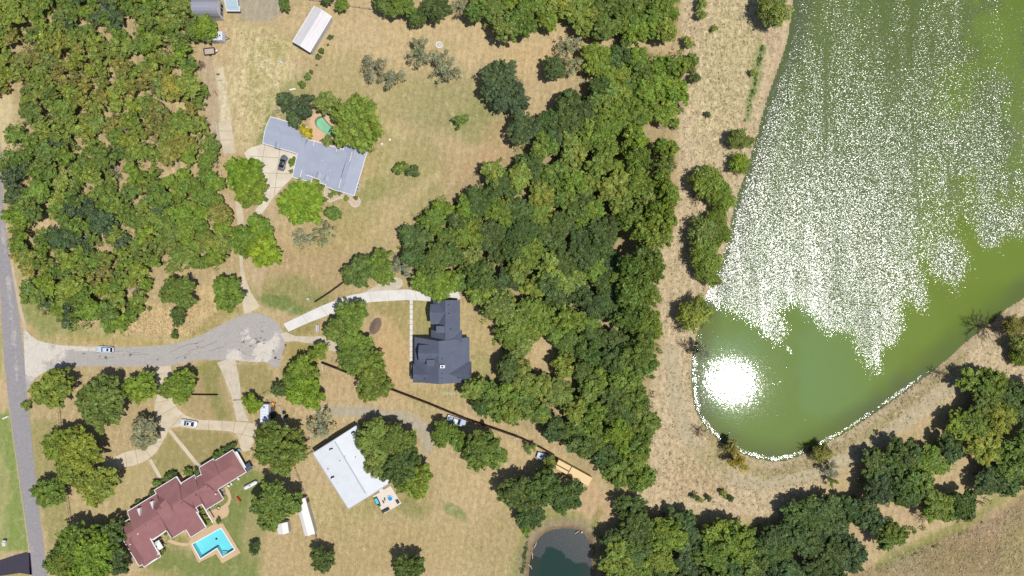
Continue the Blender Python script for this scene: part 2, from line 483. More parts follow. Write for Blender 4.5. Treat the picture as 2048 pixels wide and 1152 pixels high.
blob(690,470,90,30,-20,(184,162,112),0.6); blob(620,535,90,50,0,(178,150,110),0.5)
blob(590,590,85,34,15,(150,146,92),0.8); blob(570,607,40,14,20,(112,132,70),0.85); blob(640,596,30,12,20,(140,142,86),0.6)
track([(875,350),(850,370),(815,400),(780,430),(740,470)], 10, (205,180,138), 0.6)
track([(775,250),(800,275),(795,310),(770,345)], 8, (196,180,132), 0.5)
blob(1190,250,90,80,-30,(206,176,138),0.8); blob(1080,120,90,30,0,(206,176,134),0.8); blob(1240,95,110,14,0,(206,178,142),0.8)
blob(890,95,30,14,0,(170,162,112),0.3)
# ground under the woods
region([(-130,-130),(385,-130),(400,60),(390,110),(410,170),(400,230),(430,300),(450,420),(500,480),(470,540),(300,640),(110,640),(20,500),(0,300),(-130,300)], (190,166,128), 0.8, 18)
region([(1010,300),(1130,190),(1180,110),(1370,110),(1350,480),(1320,760),(1280,980),(1230,980),(1090,870),(940,800),(985,660),(940,600),(820,520),(860,400)], (178,156,120), 0.8, 14)
blob(8,230,26,70,0,(222,200,160),0.8,0.6); track([(60,400),(85,430),(90,500)], 14, (214,186,144), 0.7)
track([(310,155),(345,195),(380,225)], 10, (214,188,144), 0.9); blob(360,345,40,16,-20,(216,190,150),0.7)
blob(1080,700,34,46,15,(206,178,138),0.9); 
# roadside verges
region([(25,470),(60,560),(110,640),(230,672),(330,672),(450,630),(500,610),(520,620),(440,655),(330,690),(150,690),(70,680),(40,620)], (186,172,118), 0.7, 8)
blob(75,640,26,40,-35,(148,150,92),0.9); blob(140,668,60,10,10,(150,150,95),0.7); blob(300,640,75,28,0,(216,186,138),0.8,1.6); blob(400,620,70,36,-30,(212,182,134),0.7,1.5)
track([(140,672),(220,684),(330,690)], 7, (182,160,100), 0.6)
blob(440,640,60,12,-28,(166,150,96),0.7)
# left edge across the road
region([(-130,830),(18,820),(30,900),(48,1020),(58,1100),(-130,1112)], (132,152,82), 0.9, 6, 0.6, False)
blob(4,1010,16,110,0,(178,170,120),0.7); region([(-130,690),(4,690),(14,780),(14,828),(-130,826)], (206,178,142), 0.9, 4, 0.5, False)
region([(-130,640),(-2,640),(6,760),(-130,770)], (128,160,70), 0.5, 6)
region([(-130,1140),(60,1140),(60,1290),(-130,1290)], (176,160,104), 0.8, 5)
# lawns round the red roofed house
region([(60,735),(300,735),(320,740),(350,830),(300,930),(210,960),(130,960),(70,840)], (190,166,128), 0.8, 10)
region([(58,840),(120,835),(140,1040),(110,1110),(96,1110),(70,950)], (160,152,100), 0.8, 8)
region([(345,735),(435,728),(470,835),(400,838),(352,805)], (176,154,112), 0.85, 5, 0.6, False)
region([(400,728),(434,728),(466,835),(440,838)], (142,138,84), 0.8, 8, 0.6)
blob(380,740,40,10,0,(150,146,84),0.8)
region([(338,862),(400,858),(462,866),(480,895),(400,940)], (160,146,98), 0.9, 5, 0.6, False)
region([(335,864),(398,934),(325,960),(300,918),(328,890)], (162,150,100), 0.9, 5, 0.6, False)
region([(230,945),(298,922),(318,958),(240,1040),(200,1060)], (188,168,124), 0.9, 8, 0.7)
region([(474,730),(530,728),(545,745),(540,790),(500,800),(480,770)], (158,146,96), 0.8, 5, 0.7, False)
region([(380,1110),(420,1000),(470,940),(520,945),(540,1000),(520,1160),(300,1180),(300,1100)], (130,140,80), 0.95, 14, 0.6)
blob(340,1115,45,30,0,(134,140,82),0.8); blob(352,1073,22,14,0,(146,144,84),0.95); blob(470,1020,20,30,0,(130,138,80),0.7)
blob(505,1060,25,60,10,(186,164,124),0.6); blob(300,1160,60,14,0,(182,162,112),0.8)
# east lawns
blob(560,870,60,60,0,(188,160,122),0.6); blob(610,700,50,18,0,(168,150,96),0.7); blob(600,655,38,16,-25,(150,140,84),0.8)
region([(575,690),(640,690),(630,740),(560,745)], (166,150,92), 0.7, 8)
blob(700,760,60,50,0,(196,168,132),0.7); blob(790,680,36,95,8,(206,172,128),0.85,0.8); blob(815,625,26,50,0,(168,154,104),0.8)
region([(828,602),(864,602),(860,670),(828,670)], (166,156,104), 0.9, 4, 1.0, False); blob(770,620,30,16,0,(160,150,96),0.7)
blob(955,650,22,60,0,(192,168,122),0.8); blob(955,730,18,40,0,(170,160,108),0.7); blob(880,790,80,20,0,(186,164,120),0.7)
blob(780,1000,90,34,-10,(162,148,98),0.6); blob(905,1023,30,12,25,(118,138,78),0.8); blob(820,1015,30,20,0,(134,136,80),0.7)
blob(680,1020,60,50,0,(188,172,122),0.5,1.5); blob(750,1100,160,60,0,(184,160,116),0.6); blob(600,1110,70,60,0,(190,164,122),0.6)
blob(960,970,70,50,0,(200,174,132),0.6); blob(1000,1090,60,70,10,(172,152,108),0.5,1.3); blob(880,1060,90,40,15,(186,164,120),0.5)
track([(640,820),(720,826),(790,836),(840,850),(862,880)], 9, (184,172,152), 0.8, 0.35)
region([(650,814),(700,810),(770,818),(830,828),(856,850),(868,900),(848,915),(838,868),(800,842),(740,836),(660,830)], (186,174,156), 0.9, 3, 0.5, False)
# tracks on the west side
region([(480,-130),(560,-130),(562,30),(530,44),(480,40),(465,10)], (176,164,150), 0.85, 6, 0.6, False)
region([(405,95),(425,120),(440,180),(445,300),(430,330),(415,250),(410,180),(400,140)], (190,168,144), 0.85, 6, 0.7, False)
region([(432,135),(448,135),(455,190),(462,245),(442,248),(436,190)], (222,206,178), 0.95, 4, 1.0, False)
region([(520,400),(552,400),(556,430),(540,500),(520,600),(500,560),(495,520),(520,450)], (204,178,148), 0.7, 8, 0.6, False)
region([(440,380),(470,400),(480,430),(455,430),(430,400)], (206,180,150), 0.9, 4)
for i in range(16):   # tyre arcs in the meadow
    cx, cy, r = 540+rnd.uniform(-40, 25), 150+rnd.uniform(-50, 90), rnd.uniform(20, 60); a0 = rnd.uniform(0, 6)
    track([(cx+r*math.cos(a0+t*0.25), cy+r*1.3*math.sin(a0+t*0.25)) for t in range(10)], 2.2, (224,208,166), 0.55)
for i in range(5):
    cx, cy, r = 780+rnd.uniform(-120, 80), 330+rnd.uniform(-120, 60), rnd.uniform(70, 160); a0 = rnd.uniform(0, 6)
    track([(cx+r*math.cos(a0+t*0.12), cy+r*math.sin(a0+t*0.12)) for t in range(12)], 4, (210,190,146), 0.35)
# turning loop between the pond and the central wood
region([(1180,960),(1215,990),(1240,1020),(1205,1090),(1195,1300),(1185,1300),(1184,1080),(1150,1020),(1160,985)], (204,170,136), 0.85, 6, 0.8, False)
region([(1010,870),(1060,905),(1100,930),(1080,960),(1010,930)], (206,178,138), 0.8, 8)
blob(1045,1130,20,70,12,(150,150,90),0.8); blob(1188,1085,8,60,0,(150,144,84),0.8); blob(1110,1036,50,14,0,(156,152,92),0.9)
dp = sdist(PX+fine*0.6, PY+fine*0.6, POND)
paint(sstep(-44, -26, dp), (152,146,98), 0.7, 0.8); paint(sstep(-34, -20, dp), (158,140,116), 0.9, 0.5); paint(sstep(-16, -6, dp), (128,104,80), 0.8, 0.4); paint(sstep(-5, 1, dp), (112,98,84), 0.8, 0.4)
# levee round the lake
LEVEE = [(1355,-140),(1365,110),(1372,180),(1352,260),(1358,330),(1350,450),(1312,525),(1322,700),(1300,780),(1298,960),(1240,1010),(1330,1020),(1560,1040),(1600,1000),(1760,900),(1900,800),(1960,760),(2048,760),(2200,640),(2200,-140)]
region(LEVEE, (205,182,151), 1.0, 7, 1.5, False)
blob(1450,130,55,150,8,(196,180,138),0.7,2.3); blob(1400,260,30,120,5,(206,186,150),0.6,2.0)
blob(1512,130,12,60,8,(146,152,92),0.6); track([(1526,95),(1512,150),(1500,200),(1495,235)], 6, (120,144,84), 0.7)
track([(1540,60),(1560,120),(1540,200),(1515,270),(1495,340)], 12, (196,168,142), 0.6)
dl = sdist(PX+fine*0.5, PY+fine*0.5, LAKE)
paint(sstep(-24, -4, dl), (178,158,128), 0.55, 1.2); paint(sstep(-5, 0, dl), (150,132,110), 0.7, 0.7)
track([(1340,700),(1352,800),(1372,870),(1430,950),(1520,970),(1640,945),(1760,880),(1850,810),(1950,740)], 13, (192,177,150), 0.85, 0.4, 0.8)
track([(1410,850),(1450,915),(1530,950),(1620,930),(1740,865),(1840,790),(1930,715)], 9, (160,147,106), 0.75, 0.6, 1.9)
blob(1400,930,40,50,30,(190,172,132),0.6); blob(1440,910,34,26,30,(170,158,112),0.6)
blob(1390,960,60,40,0,(192,160,130),0.4,2.0)
# south-east field
region([(1560,1300),(1690,1152),(1760,1130),(1860,1075),(1990,1030),(2060,975),(2200,960),(2200,1300)], (161,139,105), 1.0, 10, 1.3, False)
blob(1960,1060,70,34,-20,(176,148,122),0.7); blob(1820,1120,50,30,0,(164,152,124),0.7); blob(1900,1110,80,30,0,(152,132,90),0.6); blob(2030,1100,30,60,0,(162,152,104),0.6)
track([(1760,1130),(1860,1076),(1930,1052),(1995,1000),(2048,965)], 10, (140,144,76), 0.55)
region([(1660,1080),(1760,1020),(1850,1000),(1850,1060),(1760,1090),(1690,1150)], (200,172,138), 0.7, 10)
# far outside the frame: plain mixed country
off = np.maximum(np.maximum(-PX-100, PX-2150), np.maximum(-PY-100, PY-1250))
paint(sstep(0, 300, off), (176,160,116), 0.7)
Z = np.zeros(PX.shape)
inframe = off < 60
Z += np.where(dl > -26, -0.7*sstep(-26, 0, dl) - 0.16*S*np.clip(dl, 0, 60), 0)
dpp = sdist(PX, PY, POND)
Z += np.where(dpp > -22, -0.9*sstep(-22, 0, dpp) - 0.2*S*np.clip(dpp, 0, 60), 0)
for P_ in (LPOOL, KPOOL):
    Z = np.where(sdist(PX, PY, P_) > -5, -2.4, Z)
# gentle roughness away from paved ground
g = A(0, 0, 0)
C = C*np.array([0.965, 0.975, 0.945])
srgb = np.clip(C/255, 0, 1); Cl = np.where(srgb <= 0.04045, srgb/12.92, ((srgb+0.055)/1.055)**2.4)/K
ny, nx = PX.shape
vv = np.stack([(PX-1024)*S, (576-PY)*S, Z], -1).reshape(-1, 3)
idx = np.arange(ny*nx).reshape(ny, nx)
q = np.stack([idx[1:, :-1], idx[1:, 1:], idx[:-1, 1:], idx[:-1, :-1]], -1).reshape(-1)
gm = mesh_np('ground', vv, q, 4, ground_material(), True)
set_color(gm, 'col', Cl.reshape(-1, 3), Rf.reshape(-1))
ground = link('ground', gm); ground['kind'] = 'structure'

# ---------------------------------------------------------------- water
def water_sheet(name, poly, z, x0, x1, y0, y1, st, colfn, windfn, mat, margin=7):
    xs = np.arange(x0, x1, st); ys = np.arange(y0, y1, st); X, Y = np.meshgrid(xs, ys)
    d = sdist(X, Y, poly)
    ok = d > -margin
    idx = np.arange(X.size).reshape(X.shape)
    cell = ok[:-1, :-1] & ok[1:, :-1] & ok[:-1, 1:] & ok[1:, 1:]
    q = np.stack([idx[1:, :-1], idx[1:, 1:], idx[:-1, 1:], idx[:-1, :-1]], -1)[cell]
    used = np.unique(q); remap = np.full(X.size, -1); remap[used] = np.arange(len(used))
    v = np.stack([(X-1024)*S, (576-Y)*S, np.full(X.shape, z)], -1).reshape(-1, 3)[used]
    me = mesh_np(name, v, remap[q].reshape(-1), 4, mat, True)
    col = colfn(X, Y, d); s = np.clip(col/255, 0, 1); l = np.where(s <= 0.04045, s/12.92, ((s+0.055)/1.055)**2.4)/K
    set_color(me, 'col', l.reshape(-1, 3)[used], windfn(X, Y, d).reshape(-1)[used])
    o = link(name, me); o['kind'] = 'structure'
    return o
def lake_col(X, Y, d):
    c = np.zeros(X.shape+(3,)); c[:] = (112, 133, 54)
    def mixin(w, col):
        nonlocal c; c = c*(1-w[..., None])+np.array(col)*w[..., None]
    mixin(1-sstep(60, 420, np.hypot(X-1480, Y-740)), (108, 136, 80))
    mixin(0.7*(1-sstep(60, 300, np.hypot((X-1960)*0.8, Y-560))), (111, 131, 46))
    mixin(0.9*(1-sstep(2, 52, d+16*(fbm(X, Y, 50, 41)-0.5))), (86, 97, 62))
    n = fbm(X, Y, 130, 61); mixin(0.5*sstep(0.45, 0.7, n), (102, 122, 40))
    return c
def lake_wind(X, Y, d):
    wx = (fbm(X, Y*0.45, 22, 71, 3)-0.5)*22; wy = (fbm(X, Y, 30, 73, 3)-0.5)*26
    e = sstep(-34, 34, sdist(X+wx, Y+wy, WIND)+6)
    # thin cats' paws south of the front
    for pts, w in (([(1545,640),(1558,662)], 8), ([(1574,694),(1586,708)], 4), ([(1700,640),(1745,700)], 8), ([(1545,770),(1566,764)], 2)):
        e = np.maximum(e, 0.44*(1-sstep(w*0.4, w*1.6, segdist(X, Y, pts, False))))
    shore = (1-sstep(1.2, 5.6, np.abs(d-1.8)+3*(fbm(X, Y, 14, 77, 2)-0.5)*2))*sstep(640, 720, Y)*(1-sstep(1830, 1900, X))
    e = np.maximum(e, 0.6*shore)
    gl = np.hypot((X-1463)/1.0, (Y-757)/0.85)+30*(fbm(X, Y, 26, 87, 2)-0.5)
    e = np.maximum(e, 0.39*(1-sstep(38, 82, gl)))
    # sheltered water under the west bank and thinner ruffle in the north east
    e = e*(1-0.6*sstep(16, 0, d)*(Y < 560))
    e = e*(1-0.42*sstep(1860, 1960, X+0.2*Y)*sstep(0.35, 0.6, fbm(X, Y, 90, 81)))
    e = e*(1-0.22*(1-sstep(-60, 330, Y)))
    return e
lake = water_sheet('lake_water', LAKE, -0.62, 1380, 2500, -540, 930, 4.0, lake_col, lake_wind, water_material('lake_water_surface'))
def pond_col(X, Y, d):
    c = np.zeros(X.shape+(3,)); c[:] = (36, 62, 54)
    w = (1-sstep(4, 26, d))[..., None]*0.6; c = c*(1-w)+np.array((62, 62, 56))*w
    return c
def pond_wind(X, Y, d):
    edge = 1118+ (X-1120)*0.22*(X > 1120) - 22*np.exp(-((X-1105)/22)**2) + (fbm(X, Y, 18, 91)-0.5)*24
    return 1-sstep(-8, 8, Y-edge)*1.0 + 0.0*d
pond = water_sheet('pond_water', POND, -0.8, 1040, 1200, 1050, 1240, 2.0, pond_col, pond_wind, water_material('pond_water_surface', fres=0.05, rough_wind=0.2, kwind=0.12, kcalm=0.02, chop_light_paint=(66, 68, 70)))  # grey sky sheen of the ruffled part painted into the water colour

# ---------------------------------------------------------------- streets and paved ground
GREY = A(178, 172, 166); PALEGREY = A(214, 205, 192)
M_asph = asphalt_mat('weathered_asphalt', GREY, PALEGREY)
def grid_sheet(name, poly, z, mat, mask, st=5.0):
    """flat sheet with a paint mask in the alpha of attribute col"""
    pts = [Vector((x, y, 0)) for x, y in poly]
    from mathutils.geometry import delaunay_2d_cdt
    xs = [p[0] for p in poly]; ys = [p[1] for p in poly]
    X, Y = np.meshgrid(np.arange(min(xs), max(xs), st), np.arange(min(ys), max(ys), st))
    d = sdist(X, Y, poly); sel = d > st*0.5
    inner = [Vector((a, b)) for a, b in zip(X[sel].tolist(), Y[sel].tolist())]
    V = [Vector((x, y)) for x, y in poly]+inner; n = len(poly)
    r = delaunay_2d_cdt(V, [(i, (i+1) % n) for i in range(n)], [], 1, 1e-4)
    co = r[0]; fs = r[2]
    me = bpy.data.meshes.new(name)
    me.from_pydata([((p.x-1024)*S, (576-p.y)*S, z) for p in co], [], [tuple(reversed(f)) for f in fs])
    me.materials.append(mat); me.update()
    cx = np.array([p.x for p in co]); cy = np.array([p.y for p in co])
    set_color(me, 'col', np.ones((len(co), 3)), mask(cx, cy))
    o = link(name, me); o['kind'] = 'structure'
    if o.data.polygons and o.data.polygons[0].normal.z < 0: o.data.flip_normals()
    return o
ROAD = [(-60,100),(-34,200),(-22,300),(-14,400),(-6,470),(0,560),(3,640),(8,720),(16,790),(27,870),(38,950),(50,1030),(60,1100),(66,1160),(80,1290),(110,1290),(96,1160),(90,1110),(80,1030),(70,940),(62,860),(55,800),(50,740),(44,680),(36,620),(26,560),(17,500),(10,440),(6,400),(2,300),(-10,200),(-30,100)]
STREET = [(46,648)]+spline([(46,648),(58,668),(80,682),(120,690),(170,693),(240,694),(300,692),(350,687),(400,671),(445,648),(480,632),(508,626),(535,632),(556,648),(568,670),(569,692),(562,712),(560,730),(548,735),(530,724),(505,724),(470,720),(440,720),(405,719),(375,723),(342,731),(300,733),(240,733),(180,732),(130,735),(95,742),(72,755),(60,772),(54,790)], 4, False)+[(50,740)]
def street_mask(x, y):
    m = 0.05+0*x
    m = np.maximum(m, 0.75*(1-sstep(30, 62, np.hypot((x-520), (y-688)*1.1))))
    m = np.maximum(m, 0.85*(1-sstep(14, 60, np.hypot((x-490), (y-716)*1.8))))
    m = np.maximum(m, 0.9*(1-sstep(30, 92, np.hypot((x-70), (y-705)))))
    m = np.where(segdist(x, y, [(62,668),(120,690),(200,696)], False) < 9, np.maximum(m, 0.75), m)
    m = np.where(np.hypot((x-524)*.8, y-664) < 20, 0.25, m)
    m = m-0.35*sstep(0.52, 0.66, fbm(x, y, 26, 131, 3))
    return m
grid_sheet('street', STREET, 0.012, M_asph, street_mask)
M_road = asphalt_mat('road_asphalt', A(156, 151, 152), A(186, 180, 174))
def road_mask(x, y): return np.where(segdist(x, y, [(2,420),(20,600),(36,760)], False) < 4, 0.5, 0.22)
grid_sheet('road', ROAD, 0.02, M_road, road_mask)
M_grav = plain('pale_gravel', A(208, 196, 176), 0.95, 0.1, 0.10, 1.2, 0.10, 14, tint=A(186, 172, 146), tamt=0.5, tscale=0.4)
M_shoulder = plain('gravel_shoulder', A(202, 184, 160), 0.95, 0.1, 0.12, 1.0, 0.1, 12, tint=A(180, 164, 138), tamt=0.5)
M_conc = plain('old_concrete', A(214, 200, 174), 0.9, 0.15, 0.06, 0.35, 0.04, 9, tint=A(190, 172, 146), tamt=0.5, tscale=0.25)
M_white = plain('new_concrete', A(228, 224, 218), 0.85, 0.2, 0.04, 0.5, 0.03, 10, tint=A(212, 206, 200), tamt=0.5, tscale=0.3)
M_peach = plain('peach_paving', A(212, 182, 146), 0.85, 0.2, 0.05, 0.8, 0.04, 9, tint=A(194, 162, 128), tamt=0.5, tscale=0.4)
M_dark = plain('fresh_asphalt', A(70, 66, 78), 0.85, 0.15, 0.1, 1.0, 0.08, 12)
sheet('road_shoulder', [(14,784),(25,870),(36,950),(48,1030),(58,1106),(64,1290),(78,1290),(64,1160),(59,1100),(49,1030),(37,950),(26,870),(16,794)], 0.03, M_shoulder)
sheet('road_shoulder', [(18,500),(27,560),(38,622),(46,652),(50,664),(53,655),(44,618),(32,560),(21,500)], 0.014, M_shoulder)
sheet('driveway', [(-60,1116),(0,1120),(30,1110),(52,1104),(61,1106),(65,1150),(40,1146),(0,1152),(-60,1156)], 0.03, M_dark)
# cream concrete drive of the red roofed house
D1 = [(307,737),(324,732.5),(342,731),(343,748),(338,770),(345,800),(356,818),(372,831),(397,839.5),(435,841),(473,843),(497,845.5),(516,848),(512,870),(500,901),(487,903),(481,896),(477,872),(470,866),(463,863),(430,860),(393,858.7),(358,853),(345,855),(337,859.7),(333,870),(327,881),(313,904.7),(297,918),(282,926),(267,931),(233,936),(205,942),(205,921),(227,914.7),(253,903),(280,898),(300,892),(310,884.7),(318,874),(320,864.7),(316,848),(310,834.7),(309,815),(314,795),(318,775),(312,755)]
sheet('driveway', D1, 0.06, M_conc)
sheet('footpath', [(335,861),(341,857),(402,932),(396,937)], 0.05, M_conc)
sheet('footpath', [(297,921),(303,917),(323.5,954),(318,958)], 0.05, M_conc)
sheet('gravel_drive', [(434,725),(452,720),(470,718),(476,745),(480,768),(481.5,790),(484,806),(490,824),(497,842),(474,842),(470,825),(466,805),(461,785),(453,768),(446,748)], 0.035, M_grav, z0=-0.05)
sheet('gravel_drive', [(560,668),(572,664),(590,672),(622,673),(640,672),(662,680),(680,696),(676,704),(655,700),(640,688),(615,686),(590,682),(570,684)], 0.035, M_grav)
sheet('gravel_drive', spline([(730,584),(752,572),(776,556),(800,556),(806,566),(798,577),(760,583)], 2), 0.03, M_grav)
# drive of the blue-grey house
M_conc2 = plain('pale_concrete', A(226,215,196), 0.9, 0.15, 0.05, 0.35, 0.04, 9, tint=A(204,188,162), tamt=0.5, tscale=0.3)
sheet('driveway', [(526,288),(560,296),(588,304),(600,312),(596,340),(586,354),(578,362),(560,380),(545,398),(530,420),(515,434),(505,432),(520,405),(527,380),(515,350),(495,320),(488,306),(500,296)], 0.06, M_conc2)
sheet('driveway', [(470,400),(482,402),(488,440),(489,480),(486,530),(492,560),(502,585),(520,612),(512,618),(498,626),(488,628),(484,600),(482,560),(478,500),(476,450)], 0.05, M_conc)
sheet('driveway', [(436,246),(462,243),(466,270),(471,307),(448,307),(441,280)], 0.05, M_conc)
# white drive of the slate roofed house: poured slabs one by one
WD = [((567,647.5),(577,663.5)),((604,630),(616,646)),((641,612.5),(655,631)),((672,600),(688,620)),((702,590),(714,608)),((738,583.5),(743,604)),((776,580.5),(778,602)),((812,578.5),(812,600)),((828,580),(834,601)),((852,590),(858,602))]
dr = empty('concrete_driveway', W(567, 655)); dr.location = (0, 0, 0)
dr['kind'] = 'structure'
def slab_part(parent, pts, z, mat, name='slab', gap=0.25):
    cx = sum(p[0] for p in pts)/len(pts); cy = sum(p[1] for p in pts)/len(pts); q = []
    for x, y in pts:
        L = math.hypot(x-cx, y-cy); q.append((x-(x-cx)/L*gap, y-(y-cy)/L*gap))
    mb = MB(); thick_poly(mb, q, -0.05, z); return mb.build(name, mat, parent)
for i in range(len(WD)-1):
    (a, b), (c, d) = WD[i], WD[i+1]
    slab_part(dr, [a, c, d, b], 0.06+0.001*(i % 2), M_white)
slab_part(dr, [(852,590),(872,585),(874,572),(886,570),(905,572),(918,586),(922,598),(890,594),(866,603),(858,602)], 0.062, M_white)
slab_part(dr, [(874,572),(870,556),(886,552),(900,560),(905,572),(886,570)], 0.061, M_white)
wk = empty('slab_footpath'); wk['kind'] = 'structure'
ys = [599.5,609,618.5,628,638.5,649,660,671,682,693,703.5,715,723]
for i in range(len(ys)-1):
    slab_part(wk, [(819.5,ys[i]+0.5),(825.5,ys[i]+0.5),(825.5,ys[i+1]-0.5),(819.5,ys[i+1]-0.5)], 0.07, M_white, gap=0)

# sealed seams, patches and expansion joints: thin marks lying on the paving
M_tar = plain('tar', A(140,134,130), 0.9, 0.1, 0.2, 1.5, 0.1, 9); M_joint = plain('joint_filler', A(160,146,124), 0.9, 0.1)
def ribbons(name, lines, w, z, mat):
    mb = MB()
    for ln in lines:
        P = [W(x, y) for x, y in ln]
        for i in range(len(P)-1):
            dd = (P[i+1]-P[i]).normalized(); n = Vector((-dd.y, dd.x, 0))*w/2
            mb.add([(p.x, p.y, z) for p in (P[i]-n, P[i+1]-n, P[i+1]+n, P[i]+n)], [(0,1,2,3)])
    o = mb.build(name, mat); o['kind'] = 'stuff'; tag(o, None); return o
rr_ = random.Random(9); tl = []
for k in range(9):
    x = rr_.uniform(130, 420); y = 712+rr_.uniform(-14, 14)-(x > 350)*(x-350)*0.35; ln = [(x, y)]
    for i in range(rr_.randint(3, 7)): x += rr_.uniform(4, 12); y += rr_.uniform(-2, 2)-(0.35*8 if x > 350 else 0); ln.append((x, y))
    tl.append(ln)
for k in range(2):
    a0 = rr_.uniform(0, 6.28); r0 = rr_.uniform(12, 46); tl.append([(512+r0*math.cos(a0+i*.16), 682+r0*.85*math.sin(a0+i*.16)) for i in range(rr_.randint(4, 10))])
tar = ribbons('tar_seams', tl, 0.13, 0.016, M_tar); tar['label'] = 'thin dark tar seams wandering over the street and turning circle'; tar['category'] = 'tar seams'
mb = MB()
for k in range(26):
    x, y = (rr_.gauss(522, 26), rr_.gauss(690, 18)) if k < 16 else (rr_.uniform(120, 400), rr_.uniform(700, 724)); q_ = []
    if x > 350 and k >= 16: y -= (x-350)*.35
    for i in range(7): r0 = rr_.uniform(.1, .5); q_.append((W(x, y).x+r0*math.cos(i*.9)*1.4, W(x, y).y+r0*math.sin(i*.9), 0.0145))
    mb.add(q_, [tuple(range(7))])
o = mb.build('asphalt_patches', M_tar); tag(o, 'small dark asphalt repair patches scattered over the turning circle', 'patches', kind='stuff')
jl = [((338,800),(312,806)),((352,813),(312,836)),((366,829),(337,859)),((392,839),(390,858.5)),((418,841),(417,859.8)),((444,842),(444,861.5)),((470,843),(467,863)),((496,846),(479,879)),((314,884),(325,883)),((308,890),(320,895)),((290,900),(302,914)),((270,894),(276,928)),((250,905),(254,933)),((228,915),(233,936)),((343,745),(308,748)),((339,765),(318,768)),((472,866),(508,875))]
jt = ribbons('expansion_joints', [list(l) for l in jl], 0.12, 0.064, M_joint); tag(jt, 'thin darker expansion joints across the cream concrete drive', 'joints')
jl2 = [((530,290),(505,430)),((560,297),(548,395)),((498,312),(600,318)),((505,345),(590,348)),((520,378),(566,374)),((436,262),(465,262)),((440,280),(468,280))]
jt = ribbons('expansion_joints', [list(l) for l in jl2], 0.12, 0.064, M_joint); tag(jt, 'thin expansion joints across the pale parking court', 'joints')
# ---------------------------------------------------------------- houses
M_trim = plain('white_trim', A(236, 236, 232), 0.6, 0.3, 0.03, 1, 0.02, 8)
M_winframe = M_trim
M_glass = glass_mat('window_glass', (0.03, 0.04, 0.05))
def roof_mat(name, col, tint, var=0.06):
    m, nt, b = new_mat(name)
    co = geoco(nt)
    n1 = noise(nt, 0.35, 4, 0.6, co, 0.5); n2 = noise(nt, 6, 3, 0.65, co); n3 = noise(nt, 22, 1, 0.5, co)
    c = mixc(nt, maprange(nt, n1.outputs[0], 0.4, 0.65, 0, 0.6), (*col, 1), (*tint, 1))
    f = math_(nt, 'ADD', maprange(nt, n2.outputs[0], 0.3, 0.7, 1-var, 1+var), maprange(nt, n3.outputs[0], 0.3, 0.7, -var, var))
    vm = nd(nt, 'ShaderNodeVectorMath', operation='SCALE'); nt.links.new(c, vm.inputs[0]); nt.links.new(f, vm.inputs[3])
    nt.links.new(vm.outputs[0], b.inputs['Base Color']); b.inputs['Roughness'].default_value = 0.85; b.inputs['Specular IOR Level'].default_value = 0.25
    bp = nd(nt, 'ShaderNodeBump'); bp.inputs['Strength'].default_value = 0.5; bp.inputs['Distance'].default_value = 0.03
    nt.links.new(n2.outputs[0], bp.inputs['Height']); nt.links.new(bp.outputs[0], b.inputs['Normal'])
    return m

